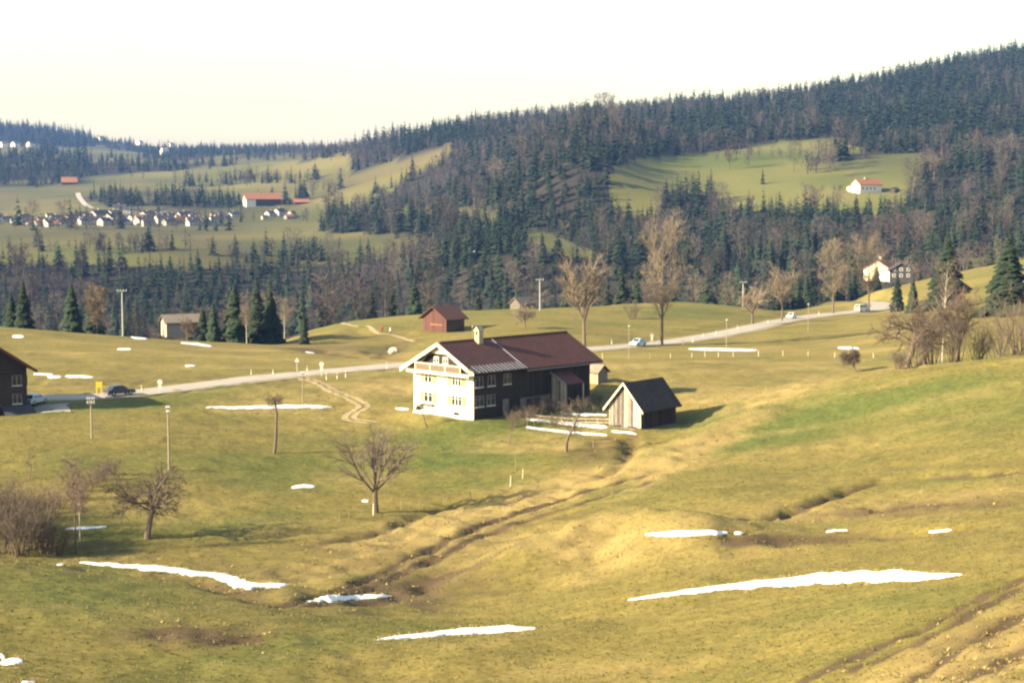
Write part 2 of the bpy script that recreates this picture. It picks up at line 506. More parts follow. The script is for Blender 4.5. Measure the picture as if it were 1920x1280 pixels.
# ------------------------------------------------------------------ the ground, one sheet to the horizon
def spread_axis(c0, c1, step, out, grow):
    a = list(np.arange(c0, c1 + 1e-6, step)); s = step
    while a[-1] < out[1]: s *= grow; a.append(a[-1] + s)
    s = step; lo = [c0]
    while lo[-1] > out[0]: s *= grow; lo.append(lo[-1] - s)
    return np.array(lo[:0:-1] + a)
gx = spread_axis(-80, 88, 0.56, (-4200, 4200), 1.035)
gy = np.concatenate([np.arange(-300, 40, 20.0), np.arange(40, 58, 2.0), np.arange(58, 232, 0.56), np.arange(232, 480, 1.1)])
s_ = 1.1; yy = [480.0]
while yy[-1] < 6500: s_ *= 1.035; yy.append(yy[-1] + s_)
gy = np.concatenate([gy, yy])
GX, GY = np.meshgrid(gx, gy)
fx, fy = GX.ravel(), GY.ravel()
fz = height(fx, fy)
# small tussocks and clods of the winter turf
nearm = sstep(58, 64, fy) * (1 - sstep(230, 330, fy))
ppx, ppy = proj(fx, fy, fz)
def blob(cx, cy, rx, ry, ang=0.0):
    c, s = math.cos(ang), math.sin(ang)
    u = ((ppx - cx) * c + (ppy - cy) * s) / rx; v = (-(ppx - cx) * s + (ppy - cy) * c) / ry
    return np.exp(-(u * u + v * v))
def total(L):
    r = np.zeros(len(fx))
    for b in L: r = r + b[-1] * blob(*b[:-1])
    return r
near_d = fy < 640
green = total([(1700, 735, 340, 46, -.1, 1.0), (1420, 800, 200, 55, -.15, .9), (1880, 790, 260, 50, -.1, .6), (880, 835, 130, 55, -.1, .95), (600, 850, 200, 50, -.1, .5),
               (1000, 800, 120, 40, 0, .5), (1800, 905, 160, 14, -.1, .8), (250, 860, 240, 45, 0, .45), (120, 1130, 220, 60, 0, .6), (540, 1215, 240, 42, -.15, .85), (900, 1180, 200, 30, -.1, .4), (1160, 930, 90, 30, -.1, .5),
               (1250, 585, 200, 18, -.05, .7), (1460, 555, 160, 16, 0, .75), (620, 607, 150, 14, 0, .6), (900, 590, 140, 16, 0, .5), (430, 985, 200, 26, -.15, .75), (300, 745, 300, 18, -.1, .5), (1600, 1130, 240, 35, -.1, .3), (1880, 560, 120, 60, 0, .5), (160, 1000, 150, 40, 0, .5)])
straw = total([(800, 1010, 330, 45, -.3, .55), (1790, 1250, 300, 60, -.35, .7), (620, 1080, 200, 30, -.2, .4), (1100, 905, 200, 20, -.35, .5), (1090, 1050, 130, 40, -.3, 1.0), (1290, 855, 190, 22, -.55, .9), (1830, 1225, 240, 60, -.3, 1.1), (1640, 945, 330, 26, -.1, .7), (860, 965, 330, 25, -.3, .5), (1000, 935, 260, 18, -.3, .6),
               (720, 735, 160, 40, 0, .55), (1400, 700, 380, 45, 0, .55), (1250, 750, 160, 40, 0, .5), (1000, 840, 120, 30, 0, .4), (560, 760, 300, 30, 0, .3), (1060, 1260, 300, 30, 0, .35), (700, 680, 120, 20, 0, .5), (250, 690, 350, 40, 0, .3), (1700, 620, 200, 40, 0, .35), (450, 650, 110, 22, 0, .35), (1110, 990, 200, 25, -.2, .4)])
dirt = total([(850, 1095, 170, 40, -.15, .45), (380, 1195, 100, 22, 0, .6), (1720, 955, 260, 16, -.08, .75), (1105, 850, 70, 30, -.3, .7), (560, 1060, 230, 40, -.2, .4), (1000, 985, 230, 30, -.2, .25), (1500, 1008, 200, 14, 0, .6), (250, 715, 350, 14, 0, .35), (640, 650, 100, 16, 0, .4), (1900, 1170, 200, 40, -.35, .6), (1850, 1250, 200, 22, -.3, .5), (170, 1030, 260, 30, 0, .6), (150, 1200, 420, 90, 0, .28), (700, 1130, 300, 40, -.15, .3), (300, 650, 400, 40, 0, .15)])
for L, dep, w in CUTS:
    m = (fx > L[:, 0].min() - 5) & (fx < L[:, 0].max() + 5) & (fy > L[:, 1].min() - 5) & (fy < L[:, 1].max() + 5)
    d, _ = dist_line(fx[m], fy[m], L)
    dirt[m] += (1.35 if w < 1.0 else .55) * np.exp(-(d / (w * (1.25 if w < .5 else 0.9))) ** 2)
woodm = wood(fx, fy, fz)
green = np.where(near_d, green, 0.75 + .45 * (ppx > 1100) + 0.5 * fbm(fx / 120, fy / 120, 33, 3))
straw = np.where(near_d, straw, 0.25 + 0.6 * fbm(fx / 90, fy / 90, 35, 3))
litter = np.where(woodm, 1.0, np.where(fy > 640, np.clip(np.where(ppx > 1100, .10, .36) + .5 * fbm(fx / 140, fy / 200, 95, 4), 0, .6), 0))
green += 0.65 * fbm(fx / 22, fy / 9, 41, 4) * near_d
straw += 0.7 * fbm(fx / 16, fy / 6, 43, 4) * near_d
dirt += 0.6 * np.maximum(fbm(fx / 9, fy / 4, 47, 4), 0) * near_d
tuss = np.clip(straw + dirt, 0, 1.4)
fz = fz + nearm * ((0.13 + 0.30 * tuss) * vnoise(fx / 1.7, fy / 1.4, 51) + (0.07 + 0.16 * tuss) * vnoise(fx / .75, fy / .7, 52))
nx, ny = len(gx), len(gy)
ii = (np.arange(ny - 1)[:, None] * nx + np.arange(nx - 1)[None]).ravel()
FQ = np.stack([ii, ii + 1, ii + nx + 1, ii + nx], 1)

gm, nt, b = node_mat('winter_grass')
def attr(nm):
    a = N(nt, 'ShaderNodeAttribute'); a.attribute_name = nm; return a.outputs['Fac']
n_big = noise_tex(nt, 0.09, 5, 0.6, None, (1, 1.8, 1)); n_mid = noise_tex(nt, 0.7, 5, 0.7, None, (1, 1.6, 1)); n_fine = noise_tex(nt, 1.9, 7, 0.82)
def jit(src, amt, n):
    s = N(nt, 'ShaderNodeMath', op='MULTIPLY_ADD'); nt.links.new(n, s.inputs[0]); s.inputs[1].default_value = amt; 
    t = N(nt, 'ShaderNodeMath', op='ADD'); t.inputs[1].default_value = -amt / 2
    nt.links.new(src, s.inputs[2]); nt.links.new(s.outputs[0], t.inputs[0]); return t.outputs[0]
OLIVE, OLIVE2 = (0.205, 0.158, 0.044), (0.122, 0.102, 0.028)
GREEN, GREEN2 = (0.105, 0.118, 0.028), (0.068, 0.082, 0.020)
STRAW, STRAW2 = (0.33, 0.245, 0.088), (0.19, 0.138, 0.050)
DIRT, DIRT2 = (0.120, 0.083, 0.042), (0.060, 0.043, 0.024)
c = mixc(nt, ramp(nt, jit(n_mid, .8, n_big), .25, .75), OLIVE, OLIVE2)
g_ = mixc(nt, ramp(nt, n_mid, .3, .7), GREEN, GREEN2)
s2 = mixc(nt, ramp(nt, n_fine, .32, .68), STRAW, STRAW2)
d2 = mixc(nt, ramp(nt, n_fine, .35, .65), DIRT, DIRT2)
c = mixc(nt, ramp(nt, jit(attr('green'), 0.9, n_mid), 0.1, 0.95), c, g_)
c = mixc(nt, ramp(nt, jit(jit(attr('straw'), 1.0, n_mid), .8, n_fine), 0.15, 1.0), c, s2)
c = mixc(nt, ramp(nt, jit(jit(attr('dirt'), 0.9, n_fine), .7, n_mid), 0.25, 1.0), c, d2)
c = mixc(nt, attr('litter'), c, (0.034, 0.030, 0.022))  # litter darkened too, shade of the woods put into the colour
hs = N(nt, 'ShaderNodeHueSaturation'); nt.links.new(c, hs.inputs['Color'])
mr = N(nt, 'ShaderNodeMapRange'); nt.links.new(n_fine, mr.inputs[0]); mr.inputs[1].default_value = .25; mr.inputs[2].default_value = .75; mr.inputs[3].default_value = .42; mr.inputs[4].default_value = 1.6
nt.links.new(mr.outputs[0], hs.inputs['Value'])
nt.links.new(hs.outputs[0], b.inputs['Base Color'])
b.inputs['Roughness'].default_value = 0.95; b.inputs['Specular IOR Level'].default_value = 0.08
bp = N(nt, 'ShaderNodeBump'); bp.inputs['Strength'].default_value = .8; bp.inputs['Distance'].default_value = .12
nt.links.new(n_fine, bp.inputs['Height']); nt.links.new(bp.outputs[0], b.inputs['Normal'])
gme = raw_mesh('ground', np.stack([fx, fy, fz], 1), FQ, gm, True, {'green': np.clip(green, -1, 2), 'straw': np.clip(straw, -1, 2), 'dirt': np.clip(dirt, -1, 2), 'litter': litter})
go = link('ground', gme); go['kind'] = 'structure'

# bilinear look-up of the finished sheet, so that things stand on it exactly
FZ = fz.reshape(ny, nx)
def top(x, y):
    i = int(np.clip(np.searchsorted(gx, x) - 1, 0, nx - 2)); j = int(np.clip(np.searchsorted(gy, y) - 1, 0, ny - 2))
    a = (x - gx[i]) / (gx[i + 1] - gx[i]); c_ = (y - gy[j]) / (gy[j + 1] - gy[j])
    return float((FZ[j, i] * (1 - a) + FZ[j, i + 1] * a) * (1 - c_) + (FZ[j + 1, i] * (1 - a) + FZ[j + 1, i + 1] * a) * c_)
def topv(x, y):
    i = np.clip(np.searchsorted(gx, x) - 1, 0, nx - 2); j = np.clip(np.searchsorted(gy, y) - 1, 0, ny - 2)
    a = (x - gx[i]) / (gx[i + 1] - gx[i]); c_ = (y - gy[j]) / (gy[j + 1] - gy[j])
    return (FZ[j, i] * (1 - a) + FZ[j, i + 1] * a) * (1 - c_) + (FZ[j + 1, i] * (1 - a) + FZ[j + 1, i + 1] * a) * c_
def spot(px, py, dmin=60, dmax=5000):
    return hit(px, py, topv, dmin, dmax)

# ------------------------------------------------------------------ road, farm tracks, paths
def strip(name, L, half, lift, m, nacross=4, crown=0.0, wob=0.0, seed=0):
    L = np.asarray(L); T = np.gradient(L[:, :2], axis=0); T /= np.linalg.norm(T, axis=1)[:, None] + 1e-9
    Nn = np.stack([-T[:, 1], T[:, 0]], 1); V = []; F = []
    for i in range(len(L)):
        for k in range(nacross + 1):
            s = (k / nacross * 2 - 1)
            w = half * (1 + wob * vnoise(np.array([i * .35]), np.array([seed + (3.7 if s > 0 else 0)]), 9)[0])
            x, y = L[i, :2] + Nn[i] * s * w
            z = (L[i, 2] + crown * (1 - s * s)) if L.shape[1] > 2 else top(x, y)
            V.append((x, y, z + lift))
    n = nacross + 1
    for i in range(len(L) - 1):
        for k in range(nacross): F.append((i * n + k, i * n + k + 1, (i + 1) * n + k + 1, (i + 1) * n + k))
    o = link(name, raw_mesh(name, V, F, m, True)); o['kind'] = 'structure'
    return o
m_road = mat('pale_asphalt', (0.36, 0.31, 0.24), (0.28, 0.245, 0.20), 0.35, 0.9, (1, 1, 1), 0.1)
m_track = mat('track_gravel', (0.36, 0.275, 0.15), (0.22, 0.165, 0.08), 1.2, 0.95)
m_grit = mat('road_grit', (0.33, 0.26, 0.16), (0.17, 0.14, 0.07), 0.9, 0.95)
YD = line([(85, 760), (82, 768), (80, 774)], height, 190, 240)
strip('yard', smooth_line(YD, 1.0)[:, :2], 3.2, .05, m_road, 4, 0, .3, 2)
strip('road_shoulder', ROAD, ROAD_W + .9, -0.045, m_grit, 4, 0.0, .35, 3)
strip('road', ROAD, ROAD_W, 0.0, m_road, 4, 0.04)
TR = smooth_line(line([(556, 701), (578, 712), (612, 727), (652, 744), (676, 757), (681, 764), (668, 772), (655, 780), (664, 788), (700, 792)], height, 180, 300), .8)[:, :2]
tT = np.gradient(TR, axis=0); tT /= np.linalg.norm(tT, axis=1)[:, None]; tN = np.stack([-tT[:, 1], tT[:, 0]], 1)
strip('farm_track', TR + tN * .62, .36, .03, m_track, 2, 0, .5, 1)
strip('farm_track', TR - tN * .62, .36, .03, m_track, 2, 0, .5, 7)
PA = smooth_line(line([(640, 604), (668, 612), (700, 620), (735, 628), (775, 640)], height, 300, 480), 1.5)[:, :2]
strip('field_path', PA, .5, .05, m_track, 2, 0, .5, 4)
PL = smooth_line(line([(146, 362), (150, 372), (160, 384), (172, 390)], height, 1300, 2500), 8)[:, :2]
strip('village_lane', PL, 2.6, .25, m_road, 2)

# ------------------------------------------------------------------ last patches of snow
sm, nt2, b2 = node_mat('old_snow')
b2.inputs['Base Color'].default_value = (0.82, 0.82, 0.82, 1); b2.inputs['Roughness'].default_value = .7
b2.inputs['Specular IOR Level'].default_value = .2
f_ = noise_tex(nt2, 2.2, 5, .6); bp = N(nt2, 'ShaderNodeBump'); bp.inputs['Strength'].default_value = .4; bp.inputs['Distance'].default_value = .08
nt2.links.new(f_, bp.inputs['Height']); nt2.links.new(bp.outputs[0], b2.inputs['Normal'])
nt2.links.new(mixc(nt2, ramp(nt2, noise_tex(nt2, .9, 5, .7), .58, .8), (.80, .78, .72), (.56, .50, .40)), b2.inputs['Base Color'])
SNOWV = []
def snow(rows, label, dmin=60, dmax=600, lift=.16, group='last patches of snow'):
    rows = np.array(rows, float); n = max(12, int((rows[-1, 0] - rows[0, 0]) / 2)); m = 8
    xs = np.linspace(rows[0, 0], rows[-1, 0], n); sd = int(rows[0, 0] * 3 + rows[0, 1])
    t0 = np.interp(xs, rows[:, 0], rows[:, 1]); t1 = np.interp(xs, rows[:, 0], rows[:, 2])
    wv = (t1 - t0)
    t0 = t0 + (wv * .22 + .3) * fbm(xs / 30, xs * 0 + sd, 3, 3); t1 = t1 + (wv * .22 + .3) * fbm(xs / 26, xs * 0 + sd + 5, 4, 3)
    sup = np.sqrt(np.maximum(0, 1 - np.abs(np.linspace(-1, 1, n)) ** 5)); mid = (t0 + t1) / 2; hw = np.maximum((t1 - t0) / 2, .4) * sup; t0 = mid - hw; t1 = mid + hw
    V = np.zeros((n, m + 1, 3)); F = []
    for i in range(n):
        a = hit(xs[i], t0[i], topv, dmin, dmax); c_ = hit(xs[i], t1[i], topv, dmin, dmax)
        for k in range(m + 1):
            q = k / m; x = a[0] + (c_[0] - a[0]) * q; y = a[1] + (c_[1] - a[1]) * q
            e = min(i, n - 1 - i) / 4.0
            dome = (1 - (2 * q - 1) ** 6) * min(1, e)
            V[i, k] = (x, y, top(x, y) + (-.03 if (k in (0, m) or e == 0) else .03 + lift * .28 * dome * (1 + .25 * vnoise(np.array([x / 1.5]), np.array([y / 1.5]), 6)[0])))
    for i in range(n - 1):
        for k in range(m): F.append((i * (m + 1) + k, i * (m + 1) + k + 1, (i + 1) * (m + 1) + k + 1, (i + 1) * (m + 1) + k))
    c0 = V.reshape(-1, 3).mean(0)
    o = link('snow_patch', raw_mesh('snow_patch', V.reshape(-1, 3) - c0, F, sm, True), None, tuple(c0))
    SNOWV.append(np.concatenate([V[:, 0], V[:, -1]]))
    return tag(o, label, 'snow patch', group)
snow([(148, 1053, 1055), (200, 1053, 1061), (260, 1057, 1068), (330, 1063, 1076), (400, 1073, 1083), (440, 1078, 1104), (470, 1088, 1104), (500, 1092, 1103), (540, 1090, 1101)], 'long curving snow patch below the gnarled apple tree', 110, 160)
snow([(1176, 1123, 1126), (1260, 1108, 1117), (1350, 1096, 1107), (1440, 1085, 1100), (1540, 1072, 1096), (1620, 1069, 1090), (1680, 1068, 1091), (1740, 1073, 1089), (1805, 1075, 1078)], 'largest long snow patch across the right foreground slope', 85, 130)
snow([(1208, 999, 1004), (1260, 995, 1005), (1320, 994, 1004), (1367, 995, 1001)], 'snow patch on the grassy bank above the largest patch', 120, 150)
snow([(1376, 996, 1001), (1395, 996, 1001)], 'tiny snow scrap at the right tip of the bank patch', 120, 150, .1)
snow([(572, 1125, 1130), (620, 1117, 1128), (680, 1114, 1122), (734, 1114, 1119)], 'narrow snow strip beside the wheel ruts at centre', 110, 150)
snow([(706, 1198, 1201), (780, 1187, 1196), (860, 1177, 1189), (940, 1172, 1185), (1006, 1174, 1181)], 'tapering snow strip nearest the camera at bottom centre', 90, 135)
snow([(0, 1222, 1230), (10, 1226, 1240)], 'small snow scrap at the left frame edge in the foreground', 85, 115, .12)
snow([(0, 1238, 1246), (25, 1233, 1245), (44, 1236, 1242)], 'low snow patch in the bottom left foreground grass', 85, 115, .14)
snow([(40, 1276, 1284), (68, 1277, 1283)], 'snow patch cut off by the bottom frame edge at left', 80, 110, .14)
snow([(106, 1055, 1061), (122, 1056, 1060)], 'small snow blob left of the long curving patch', 110, 150, .1)
snow([(120, 990, 994), (160, 987, 992), (202, 985, 989)], 'thin broken snow line beside the birch at left', 140, 175, .1)
snow([(546, 911, 916), (570, 908, 914), (592, 909, 914)], 'short snow patch on the lawn left of the vase-shaped tree', 150, 200, .12)
snow([(678, 937, 941), (692, 937, 941)], 'tiny snow scrap left of the vase-shaped tree trunk', 150, 200, .1)
snow([(385, 763, 766), (480, 759, 766), (560, 758, 765), (624, 761, 764)], 'thin long snow line behind the crooked lone tree', 190, 260, .18)
snow([(740, 764, 767), (768, 765, 769)], 'short snow strip left of the white gable wall', 190, 260, .14)
snow([(22, 629, 633), (35, 628, 634), (46, 629, 633)], 'small oval snow patch on the far left meadow', 250, 350, .15)
snow([(239, 625, 629), (255, 624, 635), (278, 630, 637)], 'bright snow patch in the hollow of the left meadow crest', 260, 350, .22)
snow([(338, 641, 644), (370, 643, 648), (398, 648, 651)], 'slanting snow strip beside the meadow hollow', 260, 350, .15)
snow([(219, 653, 656), (247, 653, 656)], 'thin snow dash in the middle of the left meadow', 240, 350, .12)
snow([(62, 699, 703), (100, 700, 704)], 'upper snow strip beside the dark house eave', 220, 300, .14)
snow([(88, 704, 708), (116, 704, 708)], 'middle snow strip right of the dark house eave', 220, 300, .14)
snow([(122, 703, 708), (160, 704, 709), (176, 706, 708)], 'lower right snow strip above the yellow board', 220, 300, .16)
snow([(346, 684, 687), (368, 684, 687)], 'faint snow dash on the meadow above the road', 220, 320, .1)
snow([(1290, 652, 655), (1350, 652, 658), (1421, 655, 658)], 'straight snow strip below the road trees', 270, 350, .16)
snow([(1570, 650, 654), (1592, 650, 655), (1612, 651, 656)], 'small broken snow patch behind the slanting sapling', 250, 340, .16)
snow([(572, 658, 660), (590, 660, 664)], 'thin snow scrap at the edge of the shaded hollow', 270, 380, .12)
snow([(985, 784, 787), (1040, 790, 793), (1090, 794, 799), (1142, 797, 804)], 'middle snow strip along the fence left of the plank hut', 190, 225, .2)
snow([(985, 799, 802), (1040, 806, 809), (1090, 811, 814), (1140, 814, 817)], 'lower snow strip along the fence left of the plank hut', 185, 220, .2)
snow([(1050, 773, 776), (1100, 775, 779), (1140, 777, 780)], 'upper thin snow strip behind the fence by the plank hut', 195, 235, .16)
snow([(1146, 806, 810), (1175, 809, 813), (1195, 812, 816)], 'snow remnant against the foot of the plank gable', 190, 215, .15)
snow([(1548, 994, 999), (1570, 992, 997), (1592, 992, 996)], 'thin snow scrap in the ditch, left of two', 110, 150, .1)
snow([(1740, 995, 999), (1785, 991, 995)], 'thin snow scrap in the ditch, right of two', 100, 145, .1)
snow([(860, 468, 471), (885, 469, 473), (916, 471, 475)], 'bright snow remnant in the far gorge woods', 700, 1000, .5)
# ------------------------------------------------------------------ building materials
m_white = mat('lime_plaster', (0.78, 0.71, 0.57), (0.68, 0.60, 0.46), .5, .9)
m_vill = mat('village_render', (0.50, 0.46, 0.39), (0.34, 0.31, 0.27), .1, .9, None, 0, .2, .35)
m_cream = mat('cream_paint', (0.72, 0.64, 0.44), (0.60, 0.50, 0.32), 1.5, .8, (1, 1, .2))
m_rwood = mat('weathered_grey_wood', (0.42, 0.36, 0.28), (0.12, 0.10, 0.08), 2.5, .9, (6, 6, .5), .4, .2, .7)
m_dwood = mat('deepened_dark_wood', (0.060, 0.040, 0.030), (0.034, 0.024, 0.020), 2.0, .9, (7, 7, .5), .3)  # dark timber, lowered further to carry the shade on shaded walls
m_dark2 = mat('shaded_dark_board', (0.052, 0.036, 0.028), (0.028, 0.021, 0.018), 2.0, .9, (5, 5, .5), .3, .2, .3)  # dark wood taken lower, shade of these walls put into the colour
m_redwood = mat('red_brown_board', (0.115, 0.052, 0.038), (0.070, 0.035, 0.027), 2.0, .9, (5, 5, .4), .2, .2, .25)
m_fr2 = mat('shaded_window_frame', (.26, .25, .23), (.18, .17, .16), 3, .7)  # whitish frames greyed for shaded walls, the shade put into the colour
m_shut = mat('faded_green_shutter', (0.34, 0.32, 0.12), (0.27, 0.25, 0.09), 2.0, .7)
m_frame = mat('white_window_frame', (0.70, 0.68, 0.60), (0.60, 0.58, 0.5), 3, .6)
m_glass = mat('dark_window_glass', (0.025, 0.028, 0.032), (0.018, 0.02, 0.024), 3, .08, None, 0, .5)
m_metal = mat('corrugated_grey_metal', (0.045, 0.048, 0.058), (0.02, 0.022, 0.028), 1.5, .75, (1, 4, 1), .1, .25, .55, 0)
m_lead = mat('pale_verge_metal', (0.24, 0.225, 0.23), (0.18, 0.17, 0.18), 2, .7)
m_stone = mat('grey_rubble_plaster', (0.20, 0.18, 0.155), (0.12, 0.105, 0.09), 1.4, .95, None, .4)
m_chim = mat('ochre_chimney_plaster', (0.46, 0.38, 0.25), (0.34, 0.27, 0.17), 2, .9)

def roof_mat(name, c1, c2, rows):
    if name in MATS: return MATS[name]
    m, nt, b = node_mat(name)
    tc = N(nt, 'ShaderNodeTexCoord'); w = N(nt, 'ShaderNodeTexWave'); w.bands_direction = 'Z'; w.wave_profile = 'SAW'
    w.inputs['Scale'].default_value = rows; w.inputs['Distortion'].default_value = .5
    nt.links.new(tc.outputs['Object'], w.inputs[0])
    n1 = noise_tex(nt, .45, 5, .65); n2 = noise_tex(nt, 4.5, 3, .6)
    c = mixc(nt, ramp(nt, n1, .3, .7), c1, c2)
    c = mixc(nt, ramp(nt, n2, .42, .72), c, tuple(.62 * v for v in c2))
    nt.links.new(c, b.inputs['Base Color']); b.inputs['Roughness'].default_value = .85; b.inputs['Specular IOR Level'].default_value = .2
    bp = N(nt, 'ShaderNodeBump'); bp.inputs['Strength'].default_value = .5; bp.inputs['Distance'].default_value = .05
    nt.links.new(w.outputs[0], bp.inputs['Height']); nt.links.new(bp.outputs[0], b.inputs['Normal'])
    return m
m_roof = roof_mat('red_brown_tile', (0.138, 0.060, 0.050), (0.095, 0.045, 0.040), 5.5)
m_roof2 = roof_mat('barn_red_brown_tile', (0.145, 0.060, 0.046), (0.102, 0.045, 0.036), 5.5)
m_shing = roof_mat('dark_shingle', (0.075, 0.058, 0.050), (0.045, 0.037, 0.035), 6)
m_orange = roof_mat('orange_clay_tile', (0.36, 0.15, 0.075), (0.27, 0.115, 0.06), 4)
m_slate = roof_mat('blackish_roof', (0.075, 0.07, 0.072), (0.05, 0.048, 0.052), 4)
m_greyroof = roof_mat('pale_grey_shingle', (0.26, 0.21, 0.16), (0.18, 0.145, 0.11), 4)

def roof_slabs(mb, x0, x1, yc, zr, yl, yr, tanp, th):
    """two sloping slabs along local x; yl and yr are the eave lines"""
    for ye in (yl, yr):
        ze = zr - abs(ye - yc) * tanp
        mb.hexa([(x0, yc, zr - th), (x1, yc, zr - th), (x1, ye, ze - th), (x0, ye, ze - th), (x0, yc, zr), (x1, yc, zr), (x1, ye, ze), (x0, ye, ze)])
    return mb

def gable_wall(mb, x0, x1, y0, y1, z0, zr, tanp, drop):
    yc = (y0 + y1) / 2
    ze = zr - (y1 - y0) / 2 * tanp - drop
    mb.prism([(y0, z0), (y1, z0), (y1, ze), (yc, zr - drop), (y0, ze)], 'x', x0, x1)
    return mb

def fbox(mb, face, u0, u1, z0, z1, d0, d1):
    if face == 'front': return mb.box(-d1, -d0, u0, u1, z0, z1)
    if face == 'side': return mb.box(u0, u1, -d1, -d0, z0, z1)
    return mb

def window(root, face, u, z, w, h, lights, shutters=True, off=0.0, fm=None, sh=None):
    f = MB(); t = .07
    fbox(f, face, u - w / 2 - t, u - w / 2, z - h / 2 - t, z + h / 2 + t, off, off + .07); fbox(f, face, u + w / 2, u + w / 2 + t, z - h / 2 - t, z + h / 2 + t, off, off + .07)
    fbox(f, face, u - w / 2, u + w / 2, z - h / 2 - t, z - h / 2, off, off + .072); fbox(f, face, u - w / 2, u + w / 2, z + h / 2, z + h / 2 + t, off, off + .072)
    for k in range(1, lights):
        uu = u - w / 2 + w * k / lights; fbox(f, face, uu - .05, uu + .05, z - h / 2, z + h / 2, off + .005, off + .066)
    fbox(f, face, u - w / 2, u + w / 2, z + h * .18, z + h * .18 + .04, off + .006, off + .06)
    wo = f.build('window', fm or m_frame, root)
    for k in range(lights):
        a = u - w / 2 + w * k / lights + (.05 if k else 0); e = u - w / 2 + w * (k + 1) / lights - (.05 if k < lights - 1 else 0)
        fbox(MB(), face, a, e, z - h / 2, z + h / 2, off + .004, off + .025).build('pane', m_glass, wo)
    fbox(MB(), face, u - w / 2 - .12, u + w / 2 + .12, z - h / 2 - .16, z - h / 2 - .075, off, off + .14).build('sill', m_frame, wo)
    if shutters:
        for s in (-1, 1):
            c = u + s * (w / 2 + .09 + .36)
            g = fbox(MB(), face, c - .36, c + .36, z - h / 2 - .05, z + h / 2 + .05, off + .002, off + .05)
            for q in range(3):
                zz = z - h / 2 + h * (q + .5) / 3; fbox(g, face, c - .29, c + .29, zz - .14, zz + .14, off + .05, off + .065)
            g.build('shutter', sh or m_shut, root)
    return wo

# ------------------------------------------------------------------ the farmhouse with its barn under one ridge
H = thing('farmhouse', 'large white-gabled farmhouse with dark barn wing and red-brown roof', 'farmhouse', HOUSE, HOUSE_ROT)
W_, RZ, TP = 11.1, 9.35, math.tan(math.radians(27.5)); YC = W_ / 2
gable_wall(MB(), 0, 8.1, 0, W_, -1.5, RZ, TP, .3).build('wall', m_white, H)
gable_wall(MB(), 8.104, 21.3, -.02, W_ + .02, -1.5, RZ, TP, .32).build('barn_wall', m_dwood, H)['label'] = 'dark timber barn wall'
# dark shingled cladding on the shaded long side, its shade put in the colour
MB().box(.004, 8.09, -.06, -.003, -1.3, 6.08).build('side_shade_cladding', m_dark2, H)
MB().box(8.1, 13.4, -.16, -.025, -1.5, 2.1).build('barn_base', m_stone, H)
k = 8.12
while k < 21.25:
    wdt = .30 + .12 * random.Random(int(k * 100)).random()
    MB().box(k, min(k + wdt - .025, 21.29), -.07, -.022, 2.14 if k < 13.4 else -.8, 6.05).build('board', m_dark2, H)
    k += wdt
r = roof_slabs(MB(), -1.0, 8.3, YC, RZ, W_ + 1.45, .35, TP, .22).build('roof', m_roof, H)
r2 = roof_slabs(MB(), 8.42, 22.8, YC, RZ - .02, W_ + 1.45, -1.0, TP, .22).build('barn_roof', m_roof2, H)
MB().hexa([(8.3, YC, RZ - .1), (8.42, YC, RZ - .1), (8.42, -.9, RZ - .1 - (YC + .9) * TP), (8.3, -.9, RZ - .1 - (YC + .9) * TP),
           (8.3, YC, RZ + .07), (8.42, YC, RZ + .07), (8.42, -.9, RZ + .07 - (YC + .9) * TP), (8.3, -.9, RZ + .07 - (YC + .9) * TP)]).build('verge_strip', m_lead, r)
MB().tube([(-.6, YC, RZ + .03), (22.75, YC, RZ + .03)], [.11, .11], 8).build('ridge_tiles', m_roof2, H)
# grey metal sheets that carry the roof out over the shaded side
zt = RZ - (YC - .35) * TP
ft = .36
for q in range(14):
    a = -.55 + q * .635
    zz = .015 * (q % 2)
    MB().hexa([(a, .5, zt + .0 + zz), (a + .615, .5, zt + zz), (a + .615, -1.15, zt - 1.55 * ft + zz - .16), (a, -1.15, zt - 1.55 * ft + zz - .16),
               (a, .5, zt + .05 + zz), (a + .615, .5, zt + .05 + zz), (a + .615, -1.15, zt - 1.55 * ft + zz - .10), (a, -1.15, zt - 1.55 * ft + zz - .10)]).build('roof_sheet', m_metal, r)
    MB().hexa([(a + .615, .5, zt + .0), (a + .635, .5, zt), (a + .635, -1.15, zt - 1.55 * ft - .16), (a + .615, -1.15, zt - 1.55 * ft - .16),
               (a + .595, .5, zt + .12), (a + .655, .5, zt + .12), (a + .655, -1.15, zt - 1.55 * ft - .03), (a + .595, -1.15, zt - 1.55 * ft - .03)]).build('standing_seam', m_lead, r)
# bargeboards on the sunny gable
for ye in (W_ + 1.5, -.1):
    ze = RZ - abs(ye - YC) * TP
    MB().hexa([(-1.08, YC, RZ - .42), (-1.005, YC, RZ - .42), (-1.005, ye, ze - .42), (-1.08, ye, ze - .42), (-1.08, YC, RZ + .06), (-1.005, YC, RZ + .06), (-1.005, ye, ze + .06), (-1.08, ye, ze + .06)]).build('bargeboard', m_cream, r)
    sg = 1 if ye > YC else -1
    for f in (.32, .82):
        yy_ = YC + (ye - YC) * f; zz = RZ - abs(yy_ - YC) * TP - .42
        MB().box(-1.0, .3, yy_ - .1, yy_ + .1, zz - .12, zz + .16).build('purlin_end', m_rwood, r)
